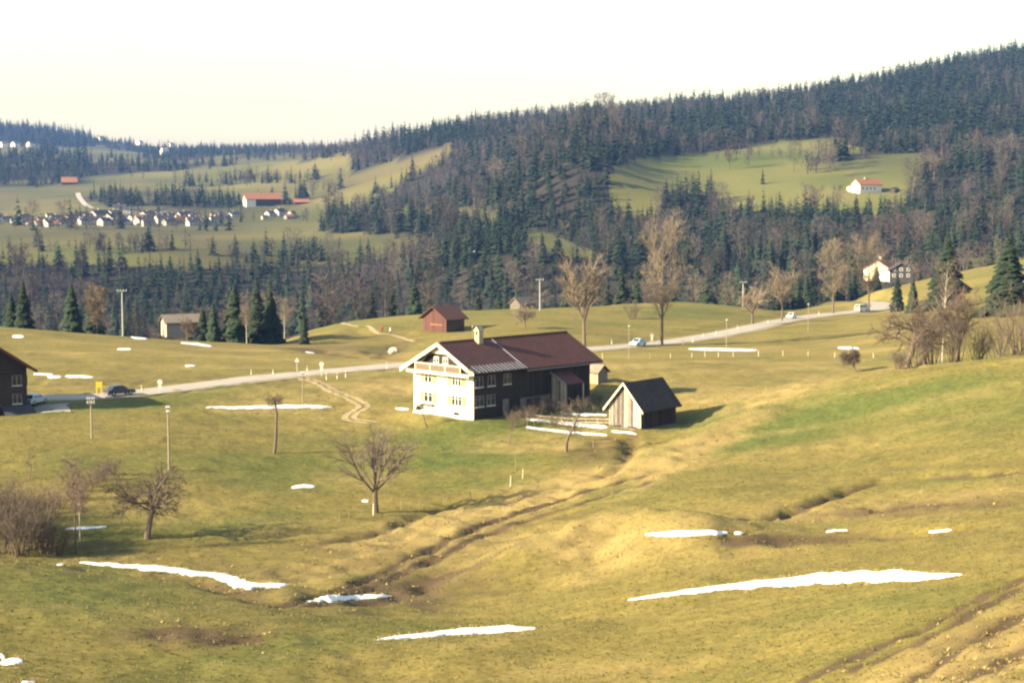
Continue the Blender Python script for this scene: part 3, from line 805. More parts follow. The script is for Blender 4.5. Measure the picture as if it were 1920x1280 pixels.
# boarded gable top, each board a part
z0g = 7.95
ys = np.arange(YC - 2.9, YC + 2.9, .29)
for ya in ys:
    yb = ya + .275
    za = RZ - .33 - abs(ya - YC) * TP; zb = RZ - .33 - abs(yb - YC) * TP
    lo = z0g - .12 * abs(((ya - YC) / 2.9)) ** 2
    if min(za, zb) - lo < .1: continue
    MB().hexa([(-.44, ya, lo), (-.40, ya, lo), (-.40, yb, lo), (-.44, yb, lo), (-.44, ya, za), (-.40, ya, za), (-.40, yb, zb), (-.44, yb, zb)]).build('gable_board', m_cream, H)
# dark wood panel behind the balcony, recess shade put into its colour
at_ = MB(); at_.prism([(.7, 5.75), (10.4, 5.75), (7.9, 8.0), (3.2, 8.0)], 'x', -.05, -.003); at_.build('attic_shade_panel', m_dark2, H)
window(H, 'front', 5.0, 7.1, .8, .7, 2, False, .055); window(H, 'front', 6.7, 7.1, .8, .7, 2, False, .055)
bal = MB().box(-1.0, -.002, -.15, W_ + .2, 5.42, 5.6).build('balcony', m_cream, H)
MB().box(-1.06, -.985, -.2, W_ + .25, 5.34, 5.72).build('fascia', m_cream, bal)
MB().box(-1.03, -.93, 1.3, 9.8, 6.58, 6.70).build('handrail', m_cream, bal)
sl = MB(); y = 1.35
while y < 9.7:
    sl.box(-.995, -.965, y, y + .15, 5.72, 6.58); y += .185
slo = sl.build('balustrade_slats', mat('brown_balustrade', (.20, .15, .10), (.12, .09, .065), 3, .9), bal); slo['kind'] = 'stuff'
for y in (1.35, 4.1, 6.9, 9.65):
    MB().box(-1.03, -.93, y - .06, y + .06, 5.6, 6.58).build('baluster_post', m_cream, bal)
for y in np.arange(.6, W_, 1.65):
    MB().box(-.95, -.002, y - .08, y + .08, 5.22, 5.42).build('balcony_joist', m_rwood, bal)
window(H, 'front', 3.0, 4.62, 1.5, 1.0, 3); window(H, 'front', 8.3, 4.62, 1.25, 1.0, 2)
window(H, 'front', 3.0, 2.2, 1.75, 1.15, 3); window(H, 'front', 8.3, 2.2, 1.5, 1.15, 2)
MB().box(-.06, -.004, 2.6, 3.6, .35, .75).build('cellar_vent', m_glass, H)
MB().box(-.14, -.002, -.05, W_ + .05, -1.4, .16).build('plinth', m_white, H)
tro = MB().box(-.42, -.06, 7.2, 9.2, 1.12, 1.36).build('flower_box', m_rwood, H)
for u in (.9, 3.0, 5.8): window(H, 'side', u, 4.75, 1.2, 1.2, 2, False, .062, m_fr2)
for u in (.95, 2.9): window(H, 'side', u, 2.3, 1.3, 1.2, 2, False, .062, m_fr2)
MB().box(5.0, 6.1, -.12, -.061, .1, 2.2).build('door', m_rwood, H)
# chimney
ch = MB().box(5.35, 6.15, YC - .95, YC - .15, RZ - .75, RZ + 1.15).build('chimney', m_chim, r)
cp = MB(); cp.prism([(YC - 1.1, RZ + 1.152), (YC, RZ + 1.152), (YC - .55, RZ + 1.75)], 'x', 5.25, 6.25); cp.build('chimney_cap', m_chim, ch)
MB().box(5.32, 5.349, YC - .72, YC - .38, RZ + .7, RZ + 1.05).build('flue_shade_panel', m_glass, ch)  # dark panel standing for the shade inside the flue
MB().tube([(8.45, -1.07, RZ - .3 - (YC + 1.0) * TP), (22.75, -1.07, RZ - .3 - (YC + 1.0) * TP)], [.07, .07], 8).build('gutter', m_lead, r2)
# lean-to porch on the barn side
lt = MB().hexa([(13.8, .0, 4.82), (17.3, .0, 4.82), (17.3, -2.75, 3.5), (13.8, -2.75, 3.5), (13.8, .0, 4.97), (17.3, .0, 4.97), (17.3, -2.75, 3.65), (13.8, -2.75, 3.65)]).build('porch_roof', m_roof2, H)
MB().hexa([(13.62, .0, 4.84), (13.79, .0, 4.84), (13.79, -2.78, 3.5), (13.62, -2.78, 3.5), (13.62, .0, 5.03), (13.79, .0, 5.03), (13.79, -2.78, 3.72), (13.62, -2.78, 3.72)]).build('porch_verge', m_lead, lt)
for q in range(8):
    ya = -.08 - q * .325; yb = ya - .30
    MB().hexa([(13.9, yb, -.3), (13.95, yb, -.3), (13.95, ya, -.3), (13.9, ya, -.3), (13.9, yb, 4.78 + yb * .48), (13.95, yb, 4.78 + yb * .48), (13.95, ya, 4.78 + ya * .48), (13.9, ya, 4.78 + ya * .48)]).build('porch_board', m_rwood, H)
for xx in (14.0, 17.15): MB().box(xx, xx + .14, -2.68, -2.54, -.4, 3.5).build('porch_post', m_rwood, H)
MB().box(9.2, 11.6, -.2, -.165, -.2, 1.95).build('stable_door', m_dwood, H)

# ------------------------------------------------------------------ plank hut beside the track
U = thing('plank_hut', 'small grey plank hut with steep dark roof and pale gable', 'hut', HUT, HUT_ROT)
w2, L2, ht, ez = 4.75, 7.3, 5.7, 3.0
tp2 = (ht - ez) / (w2 / 2)
gable_wall(MB(), .06, L2 - .06, .06, w2 - .06, -.6, ht - .15, tp2, .1).build('wall', m_dark2, U)
rr_ = random.Random(5)
y = 0.0
while y < w2 - .05:
    wd = min(rr_.choice((.2, .24, .28, .32, .36)), w2 - y); ya, yb = y, y + wd - .022
    za = ht - .2 - abs(ya - w2 / 2) * tp2; zb = ht - .2 - abs(yb - w2 / 2) * tp2
    prd = rr_.random() * .045; zlo = .25 + rr_.random() * .22
    pts = [(-.03 - prd, ya, zlo), (.055, ya, zlo), (.055, yb, zlo), (-.03 - prd, yb, zlo)]
    if ya < w2 / 2 < yb:
        m_ = MB(); m_.prism([(ya, zlo), (yb, zlo), (yb, zb), (w2 / 2, ht - .2), (ya, za)], 'x', -.03 - prd, .055); m_.build('plank', None, U).data.materials.append(m_rwood)
    else:
        MB().hexa(pts + [(-.03 - prd, ya, za), (.055, ya, za), (.055, yb, zb), (-.03 - prd, yb, zb)]).build('plank', None, U).data.materials.append(m_rwood)
    y += wd
x = 0.0
while x < L2 - .05:
    wd = min(.22 + .16 * rr_.random(), L2 - x); prd = rr_.random() * .03
    MB().box(x, x + wd - .02, -.02 - prd, .055, .2 + .1 * rr_.random(), ez - .12).build('plank', m_dark2, U)  # shaded side uses the darker board, its shade put into the colour
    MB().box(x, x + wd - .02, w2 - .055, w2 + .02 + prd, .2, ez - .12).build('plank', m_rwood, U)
    x += wd
ro = roof_slabs(MB(), -.45, L2 + .55, w2 / 2, ht, w2 + .55, -.55, tp2, .13).build('roof', m_shing, U)
for ye in (-.6, w2 + .6):
    ze = ht - abs(ye - w2 / 2) * tp2
    MB().hexa([(-.52, w2 / 2, ht - .24), (-.455, w2 / 2, ht - .24), (-.455, ye, ze - .24), (-.52, ye, ze - .24), (-.52, w2 / 2, ht + .05), (-.455, w2 / 2, ht + .05), (-.455, ye, ze + .05), (-.52, ye, ze + .05)]).build('bargeboard', m_cream, ro)
MB().box(-.08, L2 + .05, -.12, w2 + .1, -1.0, .22).build('stone_footing', m_stone, U)

# ------------------------------------------------------------------ other sheds, barns and the dark house
def simple_house(name, label, cat, loc, rot, L, W, ez, rz, wm, rm, group=None, over=.5, parts=True, chimney=True, boards=False, th=.18):
    o = thing(name, label, cat, loc, rot, group)
    tp = (rz - ez) / (W / 2)
    gable_wall(MB(), 0, L, 0, W, -1.2, rz, tp, th + .05).build('wall', wm, o)
    rf = roof_slabs(MB(), -over, L + over, W / 2, rz, W + over, -over, tp, th).build('roof', rm, o)
    if chimney: MB().box(L * .4, L * .4 + .8, W / 2 - .4, W / 2 + .4, rz - .6, rz + 1.1).build('chimney', m_chim, rf)
    if boards:
        y = 0
        while y < W - .05:
            wd = min(.34, W - y); ya, yb = y, y + wd - .03
            za = rz - th - .08 - abs(ya - W / 2) * tp; zb = rz - th - .08 - abs(yb - W / 2) * tp
            MB().hexa([(-.06, ya, -.4), (-.004, ya, -.4), (-.004, yb, -.4), (-.06, yb, -.4), (-.06, ya, za), (-.004, ya, za), (-.004, yb, zb), (-.06, yb, zb)]).build('board', wm, o); y += wd
    return o
S = simple_house('garden_shed', 'small weathered plank shed behind the right end of the barn', 'shed', SHED, math.radians(135), 3.4, 2.0, 1.75, 2.55, m_rwood, m_greyroof, None, .35, True, False, False, .1)
y = 0.0
while y < 3.38:        # boards of its sunny long wall, sunlight put into their paler colour
    MB().box(y, min(y + .26, 3.4), 2.002, 2.05, -.3, 1.6).build('board', mat('lit_wall_board', (.46, .36, .21), (.30, .22, .12), 2, .9, (5, 5, .5), .2, .2, .3), S); y += .285
B = simple_house('field_barn', 'red-brown boarded barn standing alone behind the farmhouse', 'barn', BARN, math.radians(45), 5.2, 7.4, 3.1, 5.3, m_redwood, m_redwood, None, .7, True, False, True, .2)
MB().box(.5, 4.7, -.06, -.003, .05, 2.6).build('open_front_shade', m_glass, B)  # dark panel on the closed wall stands for the shade inside the opening
MB().box(-.12, -.065, 1.2, 4.9, 1.35, 1.55).build('rail', mat('rust_rail', (.32, .12, .06), (.25, .1, .05)), B)

# the dark house cut off by the left edge
D = thing('dark_timber_house', 'dark timber house in shade cut by the left frame edge', 'house', LEFT, math.radians(30))
# local: gable plane along -x, depth along +y
WL, EZ, RZL = 13.0, 6.6, 11.0
tpl = (RZL - EZ) / (WL / 2)
mb = MB(); mb.prism([(-WL, -1.5), (0, -1.5), (0, EZ), (-WL / 2, RZL - .1), (-WL, EZ)], 'y', 0, 8.5); mb.build('wall', m_dwood, D)
rf = MB()
for xe in (-WL - 1.1, 1.1):
    ze = RZL - abs(xe + WL / 2) * tpl
    rf.hexa([(-WL / 2, -1.1, RZL - .02), (-WL / 2, 9.4, RZL - .02), (xe, 9.4, ze - .02), (xe, -1.1, ze - .02), (-WL / 2, -1.1, RZL + .2), (-WL / 2, 9.4, RZL + .2), (xe, 9.4, ze + .2), (xe, -1.1, ze + .2)])
rf = rf.build('roof', m_shing, D)
for xe in (-WL - 1.12, 1.12):
    ze = RZL - abs(xe + WL / 2) * tpl
    MB().hexa([(-WL / 2, -1.18, RZL - .2), (-WL / 2, -1.11, RZL - .2), (xe, -1.11, ze - .2), (xe, -1.18, ze - .2), (-WL / 2, -1.18, RZL + .24), (-WL / 2, -1.11, RZL + .24), (xe, -1.11, ze + .24), (xe, -1.18, ze + .24)]).build('bargeboard', m_redwood, rf)
for u in (-1.3, -4.2, -7.0, -9.8):
    window(D, 'side', u, 4.75, 1.1, 1.15, 2, True, .004, m_fr2, m_dwood); window(D, 'side', u, 2.35, 1.05, 1.1, 2, False, .004, m_fr2)
MB().box(-3.6, -.4, -.5, -.01, 5.85, 6.0).build('balcony_floor', m_dwood, D)
# plank-covered lean-to at the foot
an = MB().hexa([(-3.2, -2.6, -.8), (.4, -2.6, -.8), (.4, -.02, -.8), (-3.2, -.02, -.8), (-3.2, -2.6, .5), (.4, -2.6, .5), (.2, -.02, 1.4), (-3.2, -.02, 1.4)]).build('lean_to', m_dwood, D)
MB().hexa([(-3.4, -2.75, .52), (.6, -2.75, .52), (.4, -.02, 1.43), (-3.4, -.02, 1.43), (-3.4, -2.75, .6), (.6, -2.75, .6), (.4, -.02, 1.52), (-3.4, -.02, 1.52)]).build('lean_to_roof', m_slate, an)

# rear wing added mostly outside the frame to shade the road
mb = MB(); mb.prism([(-13, -1.5), (-4.2, -1.5), (-4.2, 6.2), (-8.6, 9.6), (-13, 6.2)], 'y', 8.504, 16.5); mb.build('added_wing', m_dwood, D)
rw = MB()
for xe in (-13.9, -3.3):
    ze = 9.8 - abs(xe + 8.6) * .77
    rw.hexa([(-8.6, 9.41, 9.6), (-8.6, 17.2, 9.6), (xe, 17.2, ze - .2), (xe, 9.41, ze - .2), (-8.6, 9.41, 9.8), (-8.6, 17.2, 9.8), (xe, 17.2, ze), (xe, 9.41, ze)])
rw.build('wing_roof', m_shing, D)

# houses behind the road at the right
p = spot(1652, 522, 480, 640)
def place_house(px, py, dmin, dmax, *a, **k):
    q = spot(px, py, dmin, dmax); return q
q = at(1648, 519, 560.0); q[2] = top(q[0], q[1])
simple_house('distant_house', 'cream house with orange roof behind the road trees', 'house', at(1668, 521, 570.0), math.radians(60), 8, 9, 3.2, 6.0, m_cream, m_orange, None, .6)
wh = simple_house('distant_house', 'dark boarded house with white side wall behind the tall spruce', 'house', at(1711, 524, 560.0), math.radians(80), 9, 7.4, 3.2, 5.4, m_slate, m_slate, None, .6, True, False)
for z_ in (1.3, 3.3):
    for u in (1.4, 3.7, 6.0):
        f = MB().box(-.05, -.003, u - .5, u + .5, z_ - .5, z_ + .5).build('window', m_frame, wh)
        MB().box(-.07, -.052, u - .36, u + .36, z_ - .36, z_ + .36).build('pane', m_glass, f)
MB().box(.02, 9.0, 7.402, 7.5, -1, 3.1).build('white_wall', m_white, wh)['label'] = 'sunlit white side wall'
# far farms
o = simple_house('hillside_farm', 'white farmhouse with orange roof on the far right meadow', 'farmhouse', FARM_R, math.radians(25), 17, 9, 5.2, 8.2, m_white, m_orange, None, .8)
for u in (2, 5, 8, 11): MB().box(u, u + 1, -.05, -.003, 1.6, 2.8).build('window', m_glass, o)
q = spot(1594, 360, 900, 1300); simple_house('hillside_shed', 'low pale shed left of the far right farmhouse', 'shed', q, math.radians(15), 6, 5, 2.2, 3.8, m_cream, m_cream, None, .4, True, False)
q = spot(1678, 362, 900, 1300); simple_house('hillside_shed', 'little dark shed right of the far right farmhouse', 'shed', q, math.radians(40), 4.5, 4, 2.2, 3.6, m_dwood, m_slate, None, .4, True, False)
o = simple_house('valley_farm', 'long farm with white gable and orange roof above the village', 'farmhouse', FARM_L, math.radians(22), 33, 13, 7.5, 12.5, m_white, m_orange, None, 1.2)
MB().box(9, 33.1, -.08, -.003, 0, 7).build('barn_side', m_dwood, o)
q = spot(552, 384, 1300, 1900); simple_house('valley_shed', 'small orange-roofed shed right of the long valley farm', 'shed', q, math.radians(14), 13, 7, 3, 5.5, m_dwood, m_orange, None, .8, True, False)
q = spot(116, 347, 1700, 2600); simple_house('valley_farm', 'lone orange-roofed farm above the left end of the village', 'farmhouse', q, math.radians(15), 18, 11, 4, 9.5, m_dwood, m_orange, None, .8)
q = spot(307, 292, 2000, 4200); simple_house('far_white_house', 'tall white house among the far left spruces', 'house', q, math.radians(50), 12, 10, 9, 14, m_white, m_white, None, .4, True, False)
for px, py, lab in ((4, 276, 'cream house at the left frame edge below the far hill'), (28, 276, 'small white house second from left below the far hill'), (57, 276, 'small white house third from left below the far hill'), (187, 264, 'cream house on the saddle of the far left hill'),
                    (262, 270, 'white house on the far skyline slope, left of two'), (320, 274, 'white house on the far skyline slope, right of two')):
    q = spot(px, py, 2000, 4300); simple_house('far_white_house', lab, 'house', q, math.radians(40 + px % 30), 13, 10, 7, 11, m_white if px != 187 else m_cream, m_greyroof, None, .4, True, False)

# the village, house by house
protos = {}
def village_house(px, py, kind, label, group):
    q = spot(px, py, 1150, 1800)
    rr = random.Random(int(px * 7 + py * 13))
    rot = math.radians(rr.choice((28, 38, 48, 56)) + rr.uniform(-5, 5)) if kind != 'row' else math.radians(12)
    if kind not in protos:
        L, W, ez, rz = {'a': (11, 9, 5.4, 8.4), 'b': (14, 9.5, 6.2, 9.4), 'c': (9, 8, 4.2, 7.2), 'row': (11, 8.5, 6.0, 8.0)}[kind]
        wm = m_vill
        o = simple_house('village_house', label, 'house', q, rot, L, W, ez, rz, wm, m_slate if kind != 'c' else m_orange, group, .6)
        for u in (2.0, 5.0, 7.6):
            for z_ in (1.6, 4.2):
                if z_ < ez - .8: MB().box(u, u + 1.1, -.05, -.003, z_ - .6, z_ + .6).build('window', m_glass, o)
        for u in (2.2, 5.2):
            for z_ in (1.6, 4.2):
                if z_ < ez - .8: MB().box(-.05, -.003, u, u + 1.1, z_ - .6, z_ + .6).build('window', m_glass, o)
        protos[kind] = o
        return o
    src = protos[kind]
    o = src.copy(); COL.objects.link(o); o.location = q; o.rotation_euler = (0, 0, rot); o['label'] = label; o['group'] = group
    s = rr.uniform(.5, .78); o.scale = (s * rr.uniform(.8, 1.4), s, s * rr.uniform(.85, 1.1))
    for c_ in src.children:
        d_ = c_.copy(); COL.objects.link(d_); d_.parent = o
        for g_ in c_.children:
            e_ = g_.copy(); COL.objects.link(e_); e_.parent = d_
    return o
rv = random.Random(12)
for i in range(8):
    village_house(212 + i * 12, 400 + .2 * i, 'row', 'white terraced house, %s from left in the village row' % ['first', 'second', 'third', 'fourth', 'fifth', 'sixth', 'seventh', 'eighth'][i], 'terraced houses of the village row')
for i in range(92):
    px = rv.uniform(-40, 455) if i > 18 else rv.uniform(490, 575) if i > 12 else rv.uniform(100, 330); py = rv.uniform(409, 426) if px < 430 else rv.uniform(404, 415)
    if px > 470: py = rv.uniform(404, 412)
    kd = rv.choice('aabbcaa')
    wh_ = 'at the left end of the village' if px < 100 else ('below the village lane' if px < 210 else ('below the terraced row' if px < 330 else ('right of the terraced row' if px < 450 else 'below the long valley farm')))
    wh_ += ', upper edge' if py < 411 else (', middle row' if py < 419 else ', lower edge')
    village_house(px, py, kd, {'a': 'pale gabled house with dark roof ', 'b': 'larger pale house with dark roof ', 'c': 'small pale house with orange roof '}[kd] + wh_, 'scattered village houses across the valley')

# ------------------------------------------------------------------ vehicles
def paint(name, c):
    return mat(name, c, tuple(.93 * v for v in c), 1, .3, None, 0, .5)
m_tyre = mat('tyre_rubber', (.02, .02, .02), (.03, .03, .03)); m_rim = mat('steel_rim', (.5, .5, .5), (.4, .4, .4), 4, .4, None, 0, .5, 0, .6)
m_lamp = mat('lamp_glass', (.75, .72, .62), (.6, .58, .5), 5, .15, None, 0, .5); m_tail = mat('tail_lamp', (.35, .02, .015), (.3, .02, .015), 5, .2)
m_chrome = mat('bumper_metal', (.6, .6, .6), (.5, .5, .5), 5, .25, None, 0, .5, 0, .8)
def car(label, loc, rot, pm, van=False):
    o = thing('parked_car' if not van else 'van', label, 'car' if not van else 'van', loc, rot)
    L, Wd = (4.1, 1.6) if not van else (4.3, 1.75)
    def loft(prof, w_lo, w_hi, zlo, zhi, name, m):
        mb = MB(); n = len(prof)
        half = lambda z: (w_lo + (w_hi - w_lo) * (z - zlo) / (zhi - zlo)) / 2
        V = [(p[0], -half(p[1]), p[1]) for p in prof] + [(p[0], half(p[1]), p[1]) for p in prof]
        mb.add(V, [tuple(range(n)), tuple(range(2 * n - 1, n - 1, -1))] + [(i, i + n, (i + 1) % n + n, (i + 1) % n) for i in range(n)])
        ob = mb.build(name, m, o)
        return ob
    h = L / 2
    if not van:
        body = [(-h, .38), (-h + .08, .28), (h - .08, .28), (h, .4), (h - .02, .62), (h - .2, .76), (.75, .88), (-1.2, .9), (-h + .12, .84), (-h, .7)]
        cab = [(-1.55, .88), (.95, .87), (.35, 1.36), (-.15, 1.42), (-.8, 1.40), (-1.2, 1.3)]
    else:
        body = [(-h, .4), (-h + .05, .3), (h - .1, .3), (h, .45), (h, .9), (h - .08, 1.15), (-h, 1.15)]
        cab = [(-h + .02, 1.14), (h - .12, 1.14), (h - .55, 1.85), (h - .9, 1.95), (-h + .3, 1.95), (-h + .05, 1.8)]
    loft(body, Wd, Wd - .06, .28, 1.15, 'body', pm)
    zt_ = cab[3][1]
    cb = loft(cab, Wd - .1, Wd - .42, .87, zt_ + .01, 'cabin', pm)
    zb = cab[0][1]
    for s in (-1, 1):
        y0 = s * ((Wd - .1) / 2 + .004); y1 = s * ((Wd - .42) / 2 + .02)
        for a, e in (((-1.25, -.35), (-.95, -.35)), ((-.25, .7), (-.25, .3))) if not van else (((-1.8, -.4), (-1.7, -.4)), ((-.3, .7), (-.3, .7)), ((.8, 1.85), (.8, 1.5))):
            MB().add([(a[0], y0, zb + .06), (a[1], y0, zb + .06), (e[1], y1, zt_ - .1), (e[0], y1, zt_ - .1)], [(0, 1, 2, 3)]).build('side_window', m_glass, cb)
    if not van:
        MB().add([(.90, -.6, .93), (.90, .6, .93), (.40, .52, 1.34), (.40, -.52, 1.34)], [(0, 1, 2, 3)]).build('windscreen', m_glass, cb)
        MB().add([(-1.53, -.6, .93), (-1.53, .6, .93), (-1.22, .52, 1.28), (-1.22, -.52, 1.28)], [(0, 1, 2, 3)]).build('rear_window', m_glass, cb)
    else:
        MB().add([(h - .13, -.66, 1.2), (h - .13, .66, 1.2), (h - .53, .55, 1.82), (h - .53, -.55, 1.82)], [(0, 1, 2, 3)]).build('windscreen', m_glass, cb)
        MB().add([(-h + .02, -.55, 1.25), (-h + .02, .55, 1.25), (-h + .045, .5, 1.75), (-h + .045, -.5, 1.75)], [(0, 1, 2, 3)]).build('rear_window', m_glass, cb)
    for sx in (-1, 1):
        for sy in (-1, 1):
            cx = sx * 1.25; yo = sy * (Wd / 2 - .06)
            wv = MB().tube([(cx, yo - .09, .31), (cx, yo + .09, .31)], [.31, .31], 14).build('wheel', m_tyre, o)
            ye = yo + sy * .092
            MB().tube([(cx, ye, .31), (cx, ye + sy * .012, .31)], [.17, .15], 10).build('rim', m_rim, wv)
    for s in (-1, 1):
        MB().tube([(h - .03, s * .56, .6), (h + .02, s * .56, .6)], [.1, .09], 8).build('headlight', m_lamp, o)
        MB().box(-h - .015, -h + .02, s * .58 - .1, s * .58 + .1, .6, .74).build('tail_light', m_tail, o)
    MB().box(h - .02, h + .07, -.74, .74, .36, .46).build('bumper', m_chrome, o); MB().box(-h - .07, -h + .02, -.74, .74, .38, .48).build('bumper', m_chrome, o)
    return o
def on_road(px, py, dmin, dmax, side=0.0):
    q = hit(px, py, topv, dmin, dmax)
    i = int(np.argmin(np.hypot(ROAD[:, 0] - q[0], ROAD[:, 1] - q[1]))); j = min(i + 1, len(ROAD) - 1); i0 = max(i - 1, 0)
    t = ROAD[j] - ROAD[i0]; rot = math.atan2(t[1], t[0])
    c_ = ROAD[i]
    return (c_[0] - math.sin(rot) * side, c_[1] + math.cos(rot) * side, c_[2] + .03), rot
l_, r_ = on_road(222, 745, 180, 280, -.9)
car('dark car on the shaded road beside the yellow board', l_, r_, paint('dark_blue_paint', (.03, .035, .05)))
l_, r_ = on_road(1495, 598, 380, 480, 1.2)
car('silver-white car driving on the road between the bare trees', l_, r_ + math.pi, paint('white_paint', (.72, .70, .64)))
l_, r_ = on_road(1603, 584, 430, 500, -1.2)
car('cream van at the far right end of the road', l_, r_, paint('cream_van_paint', (.78, .70, .48)), True)
l_, r_ = on_road(1184, 648, 300, 380, -1.4)
car('pale blue car on the road left of the big bare tree', l_, r_ + math.pi, paint('pale_blue_paint', (.45, .55, .58)))
q = spot(66, 757, 190, 260)
car('grey car parked in shade beside the dark house', q + np.array([0, 0, .02]), math.radians(70), paint('grey_paint', (.42, .45, .5)))

# ------------------------------------------------------------------ signs, poles, posts
m_pole = mat('grey_timber_pole', (.30, .25, .18), (.20, .165, .12), 3, .9, (5, 5, .6))
m_galv = mat('galvanised_steel', (.50, .50, .48), (.40, .40, .39), 3, .5, None, 0, .5, 0, .4)
m_sign = mat('white_sign', (.80, .78, .62), (.74, .71, .55), 3, .5)
m_yel = mat('yellow_board', (.85, .52, .02), (.78, .46, .02), 3, .5)
m_blk = mat('black_mark', (.02, .02, .02), (.03, .03, .03))
m_cer = mat('white_ceramic', (.75, .75, .72), (.7, .7, .66), 3, .2, None, 0, .5)
m_post = mat('fence_wood', (.26, .20, .13), (.16, .125, .08), 4, .9)
m_ppost = mat('pale_fence_wood', (.62, .55, .38), (.5, .43, .28), 4, .9)

def disc(mb, cx, cz, y, rx, rz_, n=16, th=.03):
    P = [(cx + rx * math.cos(2 * math.pi * k / n), cz + rz_ * math.sin(2 * math.pi * k / n)) for k in range(n)]
    return mb.prism(P, 'y', y - th, y)
def road_sign(px, py, label, kind, hgt=2.0, rot=0.0, dmin=60, dmax=600):
    q = spot(px, py, dmin, dmax)
    o = thing('road_sign', label, 'sign', q, rot)
    MB().tube([(0, 0, -.3), (0, 0, hgt)], [.045, .045], 8).build('post', m_galv, o)
    if kind == 'round':
        disc(MB(), 0, hgt - .05, -.05, .36, .36).build('plate', m_sign, o)
        MB().box(-.22, .22, -.09, -.05, hgt - 1.05, hgt - .45).build('lower_plate', m_sign, o)
    elif kind == 'tri':
        mb = MB(); mb.prism([(-.36, hgt - .3), (.36, hgt - .3), (0, hgt + .35)], 'y', -.08, -.05); mb.build('plate', m_sign, o)
    return o
road_sign(300, 738, 'white round sign beside the sunlit road left of centre', 'round', 1.7, .15)
road_sign(603, 705, 'white round sign where the farm track leaves the road', 'round', 1.9, .15)
road_sign(1222, 646, 'cream round sign at the foot of the big bare tree', 'round', 1.9, .1)
road_sign(557, 697, 'small triangular sign left of the track junction', 'tri', 1.9, .15)
q = spot(186, 738, 200, 280)
o = thing('yellow_board', 'yellow board on two posts beside the shaded road', 'sign', q, .1)
for s in (-.32, .32): MB().tube([(s, 0, -.3), (s, 0, .9)], [.05, .05], 8).build('post', m_yel, o)
MB().box(-.42, .42, -.06, 0, .85, 1.65).build('board', m_yel, o)

def pole(px, py, hgt, label, arms, r=.11, m=None, group='utility poles', dmin=60, dmax=700):
    q = spot(px, py, dmin, dmax)
    o = thing('utility_pole', label, 'pole', q, .15, group)
    MB().tube([(0, 0, -.6), (0, 0, hgt * .6), (0, 0, hgt)], [r, r * .88, r * .72], 10).build('shaft', m or m_pole, o)
    for z_, w in arms:
        a = MB().box(-w / 2, w / 2, -r - .05, -r + .07, hgt - z_ - .06, hgt - z_ + .06).build('crossarm', m or m_pole, o)
        for k in range(4):
            x = -w / 2 + .08 + (w - .16) * k / 3
            MB().tube([(x, -r + .01, hgt - z_ + .05), (x, -r + .01, hgt - z_ + .16), (x, -r + .01, hgt - z_ + .26)], [.03, .065, .045], 8).build('insulator', m_cer, a)
    return o
pole(172, 822, 4.7, 'utility pole with ceramic insulators right of the dark house', [(.15, .9), (.6, .9)])
pole(317, 881, 7.0, 'tall bare utility pole above the gnarled apple tree', [(.3, .5), (.75, .4)])
pole(568, 765, 4.8, 'thin utility pole beside the farm track', [(.2, .35)], .08)
pole(1012, 582, 7.5, 'pale lattice power mast with crossbar left of the road trees', [(.1, 1.9)], .12, m_galv)
pole(230, 618, 9.0, 'power mast with pale crossbar behind the left meadow crest', [(.1, 1.9)], .12, m_galv)
pole(1393, 556, 6.5, 'pale power mast with crossbar above the right road', [(.1, 1.8)], .12, m_galv)
pole(1362, 652, 5.3, 'slim pole at the left end of the straight snow strip', [(.2, .4)], .07)
pole(1179, 672, 5.6, 'slim pole in front of the pale blue car', [(.2, .35)], .06)
pole(1515, 622, 6.0, 'slim pole below the silver-white car', [(.2, .4)], .06)
pole(886, 640, 3.0, 'short pole just behind the farmhouse chimney', [(.2, .3)], .06, None, 'utility poles', 260, 400)

ORD = ['first', 'second', 'third', 'fourth', 'fifth', 'sixth', 'seventh', 'eighth', 'ninth', 'tenth', 'eleventh', 'twelfth', 'thirteenth', 'fourteenth', 'fifteenth', 'sixteenth']
def posts(P, label, group, hgt, r, m, name='fence_post', dmin=60, dmax=600, cap=None):
    me = MB().tube([(0, 0, -.35), (0, 0, hgt * .96), (0, 0, hgt)], [r, r * .9, r * .4], 6).mesh(name, m)
    rr = random.Random(len(P))
    P = sorted(P)
    for ip, (px, py) in enumerate(P):
        q = spot(px, py, dmin, dmax)
        o = link(name, me, None, tuple(q), rr.random() * 6, (1, 1, rr.uniform(.8, 1.15)))
        o.rotation_euler = (rr.gauss(0, .05), rr.gauss(0, .05), rr.random() * 6)
        tag(o, label + (', %s from left' % ORD[ip] if len(P) > 1 else ''), 'post', group)
        if cap:
            b_ = link('black_band', cap, o)
posts([(521, 1006), (637, 976), (655, 972), (752, 955), (787, 953), (833, 944), (882, 939)], 'weathered fence post along the ditch below the vase-shaped tree', 'fence posts along the ditch', 1.0, .05, m_post)
posts([(700, 966)], 'pale thick stake beside the vase-shaped tree trunk', 'single stakes', 1.1, .08, m_ppost)
posts([(957, 912)], 'pale fence stake below the orchard, left of two', 'single stakes', 1.1, .06, m_ppost)
posts([(980, 897)], 'leaning pale fence stake below the orchard, right of two', 'single stakes', 1.0, .05, m_ppost)
posts([(966, 882)], 'slim dark stake below the orchard tree', 'single stakes', 2.2, .04, m_post)
posts([(1130, 672), (1218, 672), (1257, 671), (1297, 670), (1322, 669), (1347, 669), (1375, 669), (1422, 668), (1468, 667), (1515, 667), (1565, 670), (1600, 670), (1638, 671)], 'pale fence post in the line across the straw field', 'field fence posts', .95, .05, m_ppost)
posts([(988, 806), (1002, 800), (1022, 796), (1046, 812), (1066, 800), (1088, 818), (1106, 806), (1126, 800), (1138, 815)], 'thin fence post among the snow strips by the hut', 'fence posts by the hut', 1.1, .035, m_post)
